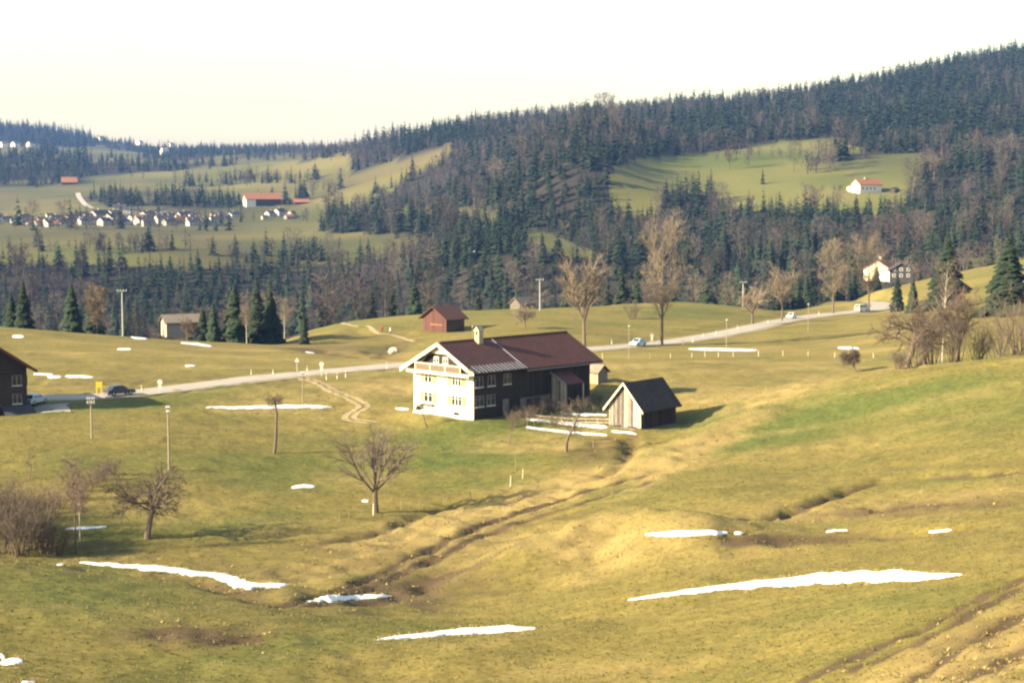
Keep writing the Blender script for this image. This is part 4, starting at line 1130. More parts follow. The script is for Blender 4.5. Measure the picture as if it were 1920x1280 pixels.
posts([(1310, 765), (1338, 757), (1362, 752), (1400, 745), (1440, 738), (1490, 732)], 'thin fence post on the slope right of the hut', 'fence posts right of the hut', .8, .04, m_post)
posts([(1872, 668), (1840, 672), (1905, 662)], 'pale fence post on the right crest', 'fence posts on the right crest', .8, .05, m_ppost)
bb = MB().tube([(0, 0, .62), (0, 0, .78)], [.064, .064], 6).mesh('black_band', m_blk)
posts([(266, 734), (471, 702), (512, 702), (576, 696), (612, 712), (632, 710), (648, 708), (725, 691), (1147, 645), (1281, 646), (1299, 642), (1318, 632), (1342, 628), (1383, 618), (1440, 606), (1535, 590)], 'white roadside marker post with black band', 'roadside marker posts', .95, .06, m_sign, 'marker_post', 150, 520, bb)
# rail fence running left from the hut
fa = spot(988, 790, 190, 230); fb = spot(1143, 799, 190, 225)
m_rail = mat('grey_brown_rail', (.36, .30, .22), (.24, .195, .14), 4, .9)
fo = thing('rail_fence', 'weathered pale rail fence running left from the plank hut', 'fence', fa)
nf = 8; prev = None
for k in range(nf):
    u = k / (nf - 1); x = fa[0] + (fb[0] - fa[0]) * u; y = fa[1] + (fb[1] - fa[1]) * u; b0 = (x - fa[0], y - fa[1], top(x, y) - fa[2])
    MB().tube([(b0[0], b0[1], b0[2] - .3), (b0[0], b0[1], b0[2] + 1.0)], [.06, .05], 6).build('post', m_rail, fo)
    if prev:
        for hz in (.45, .85): MB().beam((prev[0], prev[1] - .06, prev[2] + hz), (b0[0], b0[1] - .06, b0[2] + hz + .03), .05, .13).build('rail', m_rail, fo)
    prev = b0
# low wooden frame by the fence corner
q = spot(1128, 838, 150, 240)
o = thing('wooden_rack', 'low dark wooden rack at the ditch corner below the hut', 'rack', q, .25)
for s in (-1, 1): MB().tube([(s, 0, -.3), (s, 0, .95)], [.06, .05], 6).build('leg', m_post, o)
MB().beam((-1.15, 0, .85), (1.15, 0, 1.05), .07, .09).build('rail', m_post, o); MB().beam((-1.05, .02, .4), (1.05, .02, .5), .06, .08).build('rail', m_post, o)
# pale boulder on the bank behind the road
q = spot(738, 662, 250, 420)
rb = np.random.RandomState(3); bm = bmesh.new(); bmesh.ops.create_icosphere(bm, subdivisions=3, radius=1.0)
for v in bm.verts:
    n_ = v.co.normalized(); v.co = n_ * (1 + .35 * float(vnoise(np.array([n_.x * 2 + n_.z]), np.array([n_.y * 2 - n_.z]), 4)[0])); v.co.z *= .7
me = bpy.data.meshes.new('boulder'); bm.to_mesh(me); bm.free(); me.materials.append(mat('pale_limestone', (.50, .43, .30), (.36, .30, .20), 2, .95, None, .5))
tag(link('boulder', me, None, tuple(q + np.array([0, 0, .35])), .4, 1.1), 'pale boulder on the bank behind the road left of the farmhouse', 'boulder')

# ------------------------------------------------------------------ two walkers on the field path
def walker(px, py, label, jacket):
    q = spot(px, py, 300, 480)
    o = thing('person', label, 'person', q, .8)
    J = [(0, 0, .92, .13), (0, 0, 1.15, .13), (0, 0, 1.38, .14), (0, 0, 1.5, .06), (0, .02, 1.60, .095), (0, .02, 1.68, .085), (-.18, 0, 1.36, .06), (-.24, .05, 1.1, .045), (-.22, .16, .92, .035), (.18, 0, 1.36, .06), (.25, -.06, 1.1, .045), (.24, .02, .9, .035),
         (-.1, 0, .88, .09), (-.1, .14, .48, .065), (-.1, .05, .07, .045), (-.1, .18, .04, .04), (.1, 0, .88, .09), (.1, -.08, .48, .065), (.1, -.24, .09, .045), (.1, -.12, .03, .04)]
    E_ = [(0, 1), (1, 2), (2, 3), (3, 4), (4, 5), (2, 6), (6, 7), (7, 8), (2, 9), (9, 10), (10, 11), (0, 12), (12, 13), (13, 14), (14, 15), (0, 16), (16, 17), (17, 18), (18, 19)]
    me = bpy.data.meshes.new('body'); me.from_pydata([j[:3] for j in J], E_, [])
    me.materials.append(mat('dark_trousers', (.10, .09, .09), (.07, .06, .06)))
    b_ = link('body', me, o); md = b_.modifiers.new('skin', 'SKIN'); b_.modifiers.new('sub', 'SUBSURF').levels = 1
    b_.modifiers['sub'].render_levels = 1
    for v, j in zip(me.skin_vertices[0].data, J): v.radius = (j[3], j[3])
    me.skin_vertices[0].data[0].use_root = True
    MB().tube([(0, 0, .80), (0, 0, 1.0), (0, 0, 1.3), (0, 0, 1.45), (0, 0, 1.52)], [.21, .19, .22, .19, .09], 12).build('jacket', jacket, b_, True)
    MB().tube([(0, .0, 1.60), (0, -.01, 1.68), (0, 0, 1.78)], [.115, .12, .05], 10).build('hair', m_post, b_, True)
walker(716, 625, 'walker in a red jacket on the field path', mat('red_jacket', (.45, .05, .04), (.38, .04, .03)))
walker(732, 628, 'walker in a white jacket on the field path', mat('white_jacket', (.75, .72, .66), (.7, .66, .6)))
# ------------------------------------------------------------------ trees
m_bark = mat('grey_bark', (.155, .115, .080), (.085, .065, .048), 3, .95, (4, 4, .7), .4)
m_birch = mat('birch_bark', (.62, .55, .44), (.30, .25, .19), 2.5, .9, (3, 3, 1.2))
m_wt1 = mat('woodland_twigs', (.085, .072, .062), (.055, .048, .044), 1.0, .95, None, 0, .1, .3)  # woodland twigs darkened, shade of the hillside put into the colour
m_wt2 = mat('pale_woodland_twigs', (.135, .110, .084), (.095, .078, .062), 1.0, .95, None, 0, .1, .3)
m_wt3 = mat('reddish_woodland_twigs', (.100, .072, .060), (.070, .052, .046), 1.0, .95, None, 0, .1, .3)
m_twig = mat('bare_twigs', (.140, .108, .078), (.090, .070, .053), 1.5, .95, None, 0, .1, .2)
m_twig_l = mat('pale_bare_twigs', (.225, .175, .118), (.15, .118, .082), 1.0, .95, None, 0, .1, .15)
m_twig_r = mat('reddish_bare_twigs', (.17, .122, .088), (.115, .084, .062), 1.0, .95, None, 0, .1, .2)
m_needle = mat('spruce_needles', (.030, .043, .020), (.013, .022, .013), .8, .9, None, 0, .15, .35)
m_trunk = mat('spruce_bark', (.11, .078, .055), (.07, .052, .04), 3, .95)

class Tree:
    def __init__(s, seed, kids, start, ang, ratio, crook, trop, taper=.72, twigs=4, twl=.7, tww=.022, nseg=(7, 5, 3, 2), sides=(8, 5, 3, 3)):
        s.r = random.Random(seed); s.kids = kids; s.start = start; s.ang = ang; s.ratio = ratio; s.crook = crook; s.trop = trop; s.taper = taper
        s.twigs = twigs; s.twl = twl; s.tww = tww; s.nseg = nseg; s.sides = sides
        s.limb = MB(); s.fine = MB()
    def rv(s): return Vector((s.r.gauss(0, 1), s.r.gauss(0, 1), s.r.gauss(0, 1)))
    def tilt(s, d, a, phi):
        x = d.orthogonal().normalized(); y = d.cross(x)
        return (d * math.cos(a) + (x * math.cos(phi) + y * math.sin(phi)) * math.sin(a)).normalized()
    def ribbon(s, p, d, L, w):
        a = s.rv().cross(d)
        if a.length < 1e-4: return
        a = a.normalized() * w; e = p + d * L; m_ = p + d * L * .5 + s.rv() * L * .06
        s.fine.add([p - a, p + a, m_ + a * .7, m_ - a * .7, e], [(0, 1, 2, 3), (3, 2, 4)])
    def branch(s, p, d, L, r, lvl, shape=None):
        n = s.nseg[min(lvl, 3)]; P = [p.copy()]; R = [r]; D = [d.copy()]
        for i in range(n):
            d = (d + s.rv() * s.crook[min(lvl, len(s.crook) - 1)] + Vector((0, 0, 1)) * s.trop[min(lvl, len(s.trop) - 1)]).normalized()
            p = p + d * (L / n); P.append(p.copy()); R.append(max(r * (1 - (i + 1) / n * s.taper), .008)); D.append(d.copy())
        (s.limb if lvl < 2 else s.fine).tube(P, R, s.sides[min(lvl, 3)], lvl == 0)
        if lvl < len(s.kids):
            k = s.kids[lvl]; phi = s.r.random() * 6.28
            for q in range(k):
                t = s.start[lvl] + (1 - s.start[lvl]) * ((q + s.r.random()) / k)
                f = t * n; i = min(int(f), n - 1); pp = P[i].lerp(P[i + 1], f - i); rr = R[i] + (R[i + 1] - R[i]) * (f - i)
                a0, a1 = s.ang[lvl]; phi += 2.4 + s.r.uniform(-.5, .5)
                dd = s.tilt(D[i + 1], math.radians(s.r.uniform(a0, a1)), phi)
                Lc = L * s.ratio[lvl] * (shape(t) if (shape and lvl == 0) else (1.15 - .55 * t)) * s.r.uniform(.75, 1.2)
                s.branch(pp, dd, Lc, max(rr * s.r.uniform(.45, .68), .012), lvl + 1)
        else:
            for q in range(s.twigs):
                t = (q + s.r.random()) / s.twigs; f = t * n; i = min(int(f), n - 1); pp = P[i].lerp(P[i + 1], f - i)
                s.ribbon(pp, s.tilt(D[i + 1], math.radians(s.r.uniform(20, 65)), s.r.random() * 6.28), s.twl * s.r.uniform(.6, 1.4), s.tww)
            s.ribbon(P[-1], D[-1], s.twl, s.tww)
    def meshes(s, mb_, mt):
        return s.limb.mesh('trunk', mb_), s.fine.mesh('crown', mt)

def bare_parts(form, seed, H, tw=None, bark=None):
    tw = tw or m_twig; bark = bark or m_bark
    if form == 'vase':
        t = Tree(seed, (9, 9, 6), (.62, .22, .2), ((14, 58), (22, 48), (25, 50)), (2.0, .46, .5), (.03, .07, .12, .15), (.05, .10, .08, .05), .42, 3, .5, .011)
        t.branch(Vector((0, 0, -.3)), Vector((0, 0, 1)), H * .36, H * .030, 0)
    elif form == 'apple':
        t = Tree(seed, (8, 8, 7), (.5, .2, .2), ((45, 78), (30, 65), (30, 60)), (1.25, .55, .5), (.16, .22, .22, .2), (.02, .05, .03, .02), .5, 5, .4, .020)
        t.branch(Vector((0, 0, -.3)), Vector((.12, 0, 1)).normalized(), H * .52, H * .042, 0)
    elif form == 'sparse':
        t = Tree(seed, (6, 5, 4), (.45, .25, .2), ((40, 85), (30, 65), (30, 60)), (.75, .5, .5), (.14, .2, .2, .2), (.03, .05, .03, .02), .6, 3, .35, .016)
        t.branch(Vector((0, 0, -.3)), Vector((-.05, 0, 1)).normalized(), H * .8, H * .03, 0)
    elif form == 'tall':
        t = Tree(seed, (26, 9, 6), (.24, .2, .2), ((38, 66), (30, 50), (25, 50)), (.36, .42, .5), (.015, .07, .12, .15), (.02, .13, .10, .08), .86, 4, .7, .021)
        t.branch(Vector((0, 0, -.5)), Vector((0, 0, 1)), H * .95, H * .016, 0, lambda u: 1.0 * math.sin(math.pi * min(1, max(.12, (u - .12) * .9))) ** .6)
    elif form == 'fork':
        t = Tree(seed, (10, 9, 7), (.7, .18, .2), ((10, 36), (28, 52), (28, 50)), (2.5, .36, .5), (.02, .05, .1, .15), (.04, .10, .08, .06), .35, 4, .7, .021)
        t.branch(Vector((0, 0, -.5)), Vector((0, 0, 1)), H * .30, H * .017, 0)
    elif form == 'round':
        t = Tree(seed, (9, 8, 6), (.55, .2, .2), ((25, 65), (30, 55), (30, 55)), (1.5, .5, .5), (.03, .1, .15, .15), (.03, .08, .05, .04), .45, 4, .45, .024)
        t.branch(Vector((0, 0, -.4)), Vector((0, 0, 1)), H * .42, H * .030, 0)
    elif form == 'crooked':
        t = Tree(seed, (9, 5, 4), (.86, .25, .2), ((30, 85), (30, 60), (30, 55)), (.28, .5, .5), (.13, .16, .2, .2), (.06, .02, .02, .02), .5, 3, .3, .013)
        t.branch(Vector((0, 0, -.3)), Vector((.25, 0, 1)).normalized(), H * .9, H * .03, 0)
    elif form == 'sapling':
        t = Tree(seed, (10, 4), (.35, .2), ((30, 60), (30, 55)), (.35, .45), (.05, .1, .15), (.04, .08, .05), .85, 4, .3, .010, (6, 3, 2, 2), (6, 3, 3, 3))
        t.branch(Vector((0, 0, -.2)), Vector((.05, 0, 1)).normalized(), H * .95, H * .018, 0)
    elif form == 'birch':
        t = Tree(seed, (22, 6, 3), (.45, .2, .2), ((30, 55), (30, 50), (30, 50)), (.26, .45, .5), (.02, .08, .12, .15), (.02, .08, -.02, -.05), .9, 4, .4, .012)
        t.branch(Vector((0, 0, -.3)), Vector((0, 0, 1)), H * .97, H * .012, 0)
    elif form == 'shrub':
        t = Tree(seed, (5, 4), (.2, .2), ((18, 45), (20, 50)), (.5, .5), (.07, .12, .15), (.05, .05, .03), .8, 4, .38, .010, (4, 3, 2, 2), (4, 3, 3, 3))
        for q in range(16):
            a = t.r.random() * 6.28; e = t.r.uniform(.05, .55); rr = t.r.uniform(0, .22) * H
            t.branch(Vector((math.cos(a) * rr, math.sin(a) * rr, -.2)), Vector((math.cos(a) * e, math.sin(a) * e, 1)).normalized(), H * t.r.uniform(.65, 1.0), .03 + .006 * H, 0)
    return t.meshes(bark, tw)

def plant_tree(name, label, cat, q, parts, sc=1.0, rot=0.0, group=None, lean=(0, 0)):
    o = thing(name, label, cat, q, rot, group, sc)
    if lean != (0, 0): o.rotation_euler = (lean[0], lean[1], rot)
    link('trunk', parts[0], o); link('crown', parts[1], o)
    return o

# single trees one can name, nearest first
plant_tree('bare_tree', 'vase-shaped bare tree on the lawn below the farmhouse', 'tree', spot(705, 961, 140, 200), bare_parts('vase', 19, 9.2), (1.25, 1.25, 1.03))
plant_tree('apple_tree', 'gnarled leaning apple tree above the long curving snow patch', 'tree', spot(277, 1010, 130, 170), bare_parts('apple', 9, 7.6), (.98, .98, 1.12), 0, None, (0, -.06))
plant_tree('bare_tree', 'crooked lone tree with bent trunk and tiny crown', 'tree', spot(514, 849, 170, 220), bare_parts('crooked', 10, 7.4))
plant_tree('fruit_tree', 'small pruned fruit tree in front of the white gable', 'tree', spot(800, 801, 190, 215), bare_parts('crooked', 5, 3.3), 1, 0, None, (0, -.1))
plant_tree('fruit_tree', 'wide-branched dark orchard tree left of the plank hut', 'tree', spot(1060, 847, 170, 215), bare_parts('sparse', 20, 6.4), (1.1, 1.1, 1), 1.2)
plant_tree('sapling', 'thin sapling on the lawn right of the white gable', 'tree', spot(955, 832, 170, 220), bare_parts('sapling', 2, 3.7))
plant_tree('birch_tree', 'slender birch with reddish twigs beside the left thicket', 'tree', spot(142, 1037, 125, 165), bare_parts('birch', 6, 8.0, m_twig_r, m_bark))
plant_tree('birch_tree', 'thinner pale birch just right of the slender one', 'tree', spot(150, 1012, 125, 175), bare_parts('birch', 16, 6.2, m_twig_r, m_birch), .8)
plant_tree('sapling', 'small bare sapling on the far left lawn', 'tree', spot(57, 895, 150, 200), bare_parts('sapling', 9, 2.8))
plant_tree('sapling', 'slanting sapling in the straw field at right', 'tree', spot(1606, 697, 210, 290), bare_parts('round', 12, 4.4), 1, 0, None, (0, -.32))
plant_tree('bare_tree', 'tall pale bare tree behind the barn, left of two', 'tree', spot(1096, 648, 300, 380), bare_parts('fork', 40, 20.0, m_twig_l), (1.12, 1.12, 1))
plant_tree('bare_tree', 'tallest bare roadside tree with one low drooping branch', 'tree', spot(1241, 647, 300, 390), bare_parts('tall', 41, 21.5, m_twig_l), (.92, .92, 1))
plant_tree('fruit_tree', 'rounded stout-trunked bare tree just above the barn ridge', 'tree', spot(985, 617, 320, 420), bare_parts('round', 13, 6.4, m_twig_l))
plant_tree('fruit_tree', 'small spindly tree left of the tall pale tree', 'tree', spot(1077, 612, 330, 430), bare_parts('sapling', 14, 4.0, m_twig))
plant_tree('shrub', 'lone round bush on the meadow between the two tall trees', 'shrub', spot(1185, 598, 350, 460), bare_parts('shrub', 15, 4.0, m_twig))
for px, py, hh, form, sd, lab in ((1411, 608, 11, 'round', 50, 'slim bare roadside tree, first from left of the right row'), (1466, 602, 15.5, 'fork', 51, 'bare roadside tree by the silver-white car'),
                                  (1562, 588, 17.0, 'tall', 52, 'tall bare roadside tree left of the cream van'), (1629, 583, 18.0, 'tall', 53, 'broad bare roadside tree right of the cream van')):
    plant_tree('bare_tree', lab, 'tree', spot(px, py, 350, 520), bare_parts(form, sd, hh, m_twig_l))
q = at(1688, 515, 590.0); q[2] = top(q[0], q[1])
plant_tree('bare_tree', 'rounded pale tree above the dark boarded house', 'tree', q, bare_parts('round', 55, 15, m_twig_l))
for px, d, hh, form, sd, lab, tw, bk in ((1702, 222, 8.5, 'apple', 60, 'dark spreading tree at the left of the crest thicket', m_twig, m_bark), (1738, 226, 9.0, 'fork', 61, 'bushy bare tree in the middle of the crest thicket', m_twig, m_bark),
                                         (1768, 230, 11.5, 'birch', 62, 'pale tall birch in the crest thicket', m_twig_r, m_birch), (1800, 224, 9.5, 'fork', 63, 'bare tree at the right of the crest thicket', m_twig_r, m_bark),
                                         (1752, 222, 5.0, 'shrub', 64, 'low bush in front of the crest thicket birch', m_twig_r, m_bark), (1722, 221, 4.2, 'shrub', 66, 'low bush left of the crest thicket birch', m_twig, m_bark), (1690, 219, 2.0, 'shrub', 65, 'small round bush at the left foot of the crest thicket', m_twig, m_bark),
                                         (1785, 221, 4.6, 'shrub', 70, 'low bush right of the crest thicket birch', m_twig, m_bark), (1835, 226, 4.0, 'shrub', 71, 'loose bush between the two crest thickets', m_twig_r, m_bark),
                                         (1880, 236, 6.0, 'shrub', 67, 'reddish bush on the right crest, left of two', m_twig_r, m_bark), (1908, 240, 7.0, 'shrub', 68, 'reddish bush on the right crest, right of two', m_twig_r, m_bark), (1935, 232, 6.0, 'shrub', 69, 'reddish bush cut by the right frame edge', m_twig_r, m_bark)):
    x = (px - 960) / FPX * d * 1.003; plant_tree('bare_tree' if form != 'shrub' else 'shrub', lab, 'tree' if form != 'shrub' else 'shrub', (x, d, top(x, d)), bare_parts(form, sd, hh * 1.22, tw, bk))
shr = [bare_parts('shrub', 80 + k, 4.0, m_twig_r if k == 1 else m_twig) for k in range(3)]
rs = random.Random(4)
for px, py, s in ((5, 1036, 1.15), (35, 1040, 1.0), (60, 1030, 1.1), (88, 1036, .85), (20, 1005, 1.2), (-20, 1010, 1.2), (110, 1040, .7), (50, 985, .9), (80, 1012, .8), (-10, 975, 1.0)):
    plant_tree('shrub', 'bare shrub of the dense thicket at the left edge', 'shrub', spot(px, py, 125, 180), shr[rs.randrange(3)], s, rs.random() * 6, 'shrubs of the left thicket')
for px, py, s in ((84, 972, .55), (100, 962, .5), (112, 952, .5), (165, 920, .5), (178, 912, .55), (192, 902, .5), (206, 890, .45), (140, 935, .45)):
    plant_tree('shrub', 'low reddish shrub in the hedge line above the left thicket', 'shrub', spot(px, py, 140, 190), shr[1], s, rs.random() * 6, 'shrubs of the left hedge line')
for px, py, s in ((962, 800, .5), (985, 795, .55), (1010, 782, .6), (1035, 775, .6), (1060, 790, .5), (1092, 775, .5), (1000, 768, .6), (1118, 762, .5), (975, 782, .45), (1040, 800, .4)):
    plant_tree('shrub', 'thin bare garden shrub in the shade of the barn', 'shrub', spot(px, py, 190, 240), shr[rs.randrange(3)], s, rs.random() * 6, 'garden shrubs beside the barn')

# conifers
def conifer_arrays(seed, Ht, R, layers, per, fine):
    """trunk and crown of a spruce as arrays of triangles"""
    r = random.Random(seed); V = []; F = []
    for l in range(layers):
        t = (l + .3 * r.random()) / layers
        h = Ht * (.07 + .93 * t)
        rad = R * (1 - t) ** (.8, .55, 1.0, .65, .9)[seed % 5] * r.uniform(.72, 1.12) + .02 * R
        n = max(4, int(per * (1 - .45 * t)))
        ph = r.random() * 6.28
        for k in range(n):
            a = ph + 6.28 * (k + .5 * r.random()) / n; rr = rad * r.uniform(.62, 1.22)
            hh = h + r.uniform(-.5, .5) * Ht / layers
            dr = rr * r.uniform(.28, .62)
            c, s = math.cos(a), math.sin(a); w = rr * r.uniform(.26, .42)
            up = .12 * rr
            o = len(V)
            if fine:
                V += [(c * .05, s * .05, hh), (c * rr * .5 - s * w, s * rr * .5 + c * w, hh - dr * .65), (c * rr * .5, s * rr * .5, hh - dr * .25 + up), (c * rr * .5 + s * w, s * rr * .5 - c * w, hh - dr * .65),
                      (c * rr, s * rr, hh - dr), (c * rr * .82 - s * w * .8, s * rr * .82 + c * w * .8, hh - dr * 1.25), (c * rr * .82 + s * w * .8, s * rr * .82 - c * w * .8, hh - dr * 1.25)]
                F += [(o, o + 2, o + 1), (o, o + 3, o + 2), (o + 1, o + 2, o + 5), (o + 2, o + 4, o + 5), (o + 2, o + 3, o + 6), (o + 2, o + 6, o + 4)]
            else:
                V += [(0, 0, hh + .15 * rr), (c * rr * .7 - s * w * 1.5, s * rr * .7 + c * w * 1.5, hh - dr), (c * rr, s * rr, hh - dr * .9), (c * rr * .7 + s * w * 1.5, s * rr * .7 - c * w * 1.5, hh - dr)]
                F += [(o, o + 2, o + 1), (o, o + 3, o + 2)]
    o = len(V); V += [(.12, 0, Ht * .93), (-.06, .1, Ht * .93), (-.06, -.1, Ht * .93), (0, 0, Ht * 1.03)]; F += [(o, o + 1, o + 3), (o + 1, o + 2, o + 3), (o + 2, o, o + 3)]
    return np.array(V), np.array(F)
def conifer_parts(seed, Ht, R, layers, per):
    V, F = conifer_arrays(seed, Ht, R, layers, per, True)
    tr = MB().tube([(0, 0, -.8), (0, 0, Ht * .5), (0, 0, Ht * .95)], [Ht * .02, Ht * .012, .03], 6).mesh('trunk', m_trunk)
    return tr, raw_mesh('crown', V, F, m_needle)
big_con = [conifer_parts(100 + k, 18, 3.6 + .4 * k, 34, 15) for k in range(3)]
for px, py, s, v, lab in ((1776, 578, 1.02, 2, 'big dark spruce behind the crest thicket'), (1890, 590, 1.03, 2, 'big dark spruce at the right frame edge'),
                          (1682, 584, .55, 0, 'small spruce left of the big spruce, nearer the van'), (1711, 586, .5, 0, 'small spruce just left of the big spruce')):
    plant_tree('spruce_tree', lab, 'tree', spot(px, py, 330, 530), big_con[v], (s * (1.35 if v == 2 else 1.0), s * (1.35 if v == 2 else 1.0), s), px % 6)
for px, d, s, v, lab in ((45, 352, .62, 0, 'dark spruce at the left meadow crest, first from left'), (135, 352, .60, 1, 'dark spruce at the left meadow crest, second from left'), (22, 362, .5, 1, 'shorter spruce at the left frame edge behind the crest'),
                         (400, 345, .5, 0, 'shorter spruce at the left of the crest clump'), (440, 346, .68, 1, 'spruce in the middle of the crest clump'), (482, 352, .78, 0, 'tallest spruce of the clump at the meadow crest'),
                         (508, 350, .72, 2, 'spruce at the right of the clump at the meadow crest'), (380, 352, .42, 1, 'low spruce at the left foot of the crest clump'), (570, 345, .34, 0, 'small dark spruce in the shaded hollow'),
                         (1512, 545, .62, 1, 'dark spruce behind the bare roadside trees, left of three'), (1600, 560, .55, 0, 'dark spruce behind the bare roadside trees, middle of three'), (1642, 565, .55, 1, 'dark spruce behind the bare roadside trees, right of three')):
    x = (px - 960) / FPX * d * 1.003; plant_tree('spruce_tree', lab, 'tree', (x, d, top(x, d)), big_con[v], s, px % 6)
for px, d, hh, form, lab, bk in ((182, 352, 9.5, 'tall', 'pale bare tree right of the left crest spruces', m_bark), (462, 343, 7.5, 'birch', 'white-stemmed birch beside the crest clump', m_birch), (533, 372, 8.5, 'birch', 'white-stemmed birch right of the crest clump', m_birch), (350, 352, 6.0, 'round', 'round reddish bare tree at the meadow crest', m_bark)):
    x = (px - 960) / FPX * d * 1.003; plant_tree('birch_tree' if bk is m_birch else 'bare_tree', lab, 'tree', (x, d, top(x, d)), bare_parts(form, px, hh, m_twig_l if form != 'round' else m_twig_r, bk))
x = (310 - 960) / FPX * 365; simple_house('far_shed', 'pale-roofed shed behind shrubs at the left meadow crest', 'shed', (x, 365, top(x, 365) + 3.0), math.radians(25), 7.5, 5, 2.2, 3.6, m_rwood, m_greyroof, None, .5, True, False)
x = (975 - 960) / FPX * 437; simple_house('far_shed', 'small pale gabled shed left of the lattice mast', 'shed', (x, 437, top(x, 437)), math.radians(45), 4, 3.6, 2.2, 3.6, m_rwood, m_greyroof, None, .4, True, False)

# ------------------------------------------------------------------ the woods of gorge and hills
rng = np.random.RandomState(11)
cand = []
for y0, y1, sp in ((345, 720, 8.6), (720, 1080, 8.4), (1080, 1500, 9.6), (1500, 2200, 11.8), (2200, 4300, 22.0)):
    half = lambda yv: yv * .345 + 25
    xs = np.arange(-half(y1), half(y1), sp); ysr = np.arange(y0, y1, sp)
    X, Y = np.meshgrid(xs, ysr); X = X.ravel() + rng.uniform(-.48, .48, X.size) * sp; Y = Y.ravel() + rng.uniform(-.48, .48, Y.size) * sp
    m = np.abs(X) < half(Y); cand.append(np.stack([X[m], Y[m]], 1))
cand = np.concatenate(cand)
cz_ = topv(cand[:, 0], cand[:, 1])
wm = wood(cand[:, 0], cand[:, 1], cz_)
px, py = proj(cand[:, 0], cand[:, 1], cz_)
for fpx, fpy, d, rr in ((1668, 521, 570, 14), (1711, 524, 560, 14), (310, 600, 365, 10)):
    wm &= np.hypot(cand[:, 0] - (fpx - 960) / FPX * d, cand[:, 1] - d) > rr
# hedges and clumps standing in the meadows, by their foot in the photograph
CL = [(292, 468, 3, .7), (250, 470, 6, .3), (205, 468, 5, .1), (375, 432, 2, 1), (428, 432, 2, 1), (205, 358, 1, 1), (375, 338, 1, 1), (428, 336, 2, 1), (468, 342, 2, 1), (500, 338, 3, 1), (722, 356, 4, .8), (700, 440, 8, .5), (640, 436, 6, .3), (760, 444, 6, .5),
      (820, 440, 6, .4), (560, 498, 3, 1), (590, 500, 2, 1), (535, 500, 2, 1), (484, 502, 2, 1), (430, 500, 3, 1), (1430, 345, 1, 1), (1575, 300, 3, .5), (1250, 385, 4, .3), (1560, 312, 2, 0), (1400, 312, 2, 0), (1290, 385, 10, .8), (1320, 385, 5, .7), (130, 338, 3, 0), (270, 335, 2, 0), (145, 432, 6, 0), (60, 432, 4, .2), (330, 432, 3, 0), (120, 428, 5, .2), (220, 428, 5, .3), (300, 426, 5, .2), (40, 424, 5, .1), (400, 424, 4, .5), (480, 416, 3, .2), (540, 416, 4, .2), (170, 412, 3, .1), (260, 412, 3, .2), (350, 412, 3, .1)]
BELTS = [(180, 386, 430, 377, 55, .3), (455, 345, 610, 338, 40, .2), (520, 302, 715, 288, 45, .15), (330, 347, 470, 346, 26, .5), (0, 346, 140, 342, 30, .3), (590, 418, 880, 430, 60, .3), (190, 322, 440, 310, 40, .6), (0, 322, 150, 318, 35, .75),
         (560, 372, 640, 350, 22, .2), (600, 395, 720, 392, 22, .1), (430, 300, 560, 296, 25, .6), (0, 468, 320, 474, 40, .15), (380, 478, 640, 486, 30, .35), (120, 300, 300, 305, 30, .7), (1340, 300, 1480, 296, 14, 0), (1500, 322, 1560, 330, 8, 0)]
ex = []; exf = []
for ax, ay, bx, by, n, cf in BELTS:
    for k in range(n):
        u = rng.rand(); q = spot(ax + (bx - ax) * u, ay + (by - ay) * u + rng.normal(0, 2.2), 640, 3800); ex.append((q[0] + rng.normal(0, 4), q[1] + rng.normal(0, 6))); exf.append(cf)
for cpx, cpy, n, cf in CL:
    q = spot(cpx, cpy, 640, 3000)
    for k in range(n):
        ex.append((q[0] + rng.normal(0, 7 if n > 1 else 0), q[1] + rng.normal(0, 9 if n > 1 else 0))); exf.append(cf)
ex = np.array(ex); exf = np.array(exf)
pts = np.concatenate([cand[wm], ex]); pz = topv(pts[:, 0], pts[:, 1])
px, py = proj(pts[:, 0], pts[:, 1], pz)
# share of conifers by place
def soft(cx, cy, rx, ry): return np.exp(-(((px - cx) / rx) ** 2 + ((py - cy) / ry) ** 2))
con = .72 + .0 * px
con = con + .55 * soft(1040, 400, 120, 60) - .30 * soft(1080, 230, 160, 40) - .35 * soft(800, 340, 110, 50) - .5 * soft(620, 300, 120, 22) + .25 * soft(1700, 180, 300, 80) + .1 * soft(1500, 440, 400, 60)
con = con + .4 * soft(100, 280, 300, 40) - .25 * soft(1050, 480, 120, 40) + .5 * soft(920, 500, 70, 60) - .15 * soft(1830, 330, 150, 40) + .35 * soft(760, 250, 150, 20)
con = con + .9 * vnoise(pts[:, 0] / 60, pts[:, 1] / 60, 61)
con[len(pts) - len(ex):] = exf
isc = rng.rand(len(pts)) < con
hgt = np.where(pts[:, 1] < 720, 11.5, np.where(pts[:, 1] < 1080, 14.5, np.where(pts[:, 1] < 2200, 17.5, 26))) * (.42 + .85 * rng.rand(len(pts)) ** .8) * (1 + .5 * vnoise(pts[:, 0] / 35, pts[:, 1] / 35, 66))
hgt = np.where(isc, hgt, hgt * .85)
hgt = np.where((pts[:, 1] > 2200) & (px > 170), hgt * .6, hgt)
hgt = np.where(pts[:, 1] < 400, hgt * .72, hgt)
pzp = pz
app = hgt / pts[:, 1]
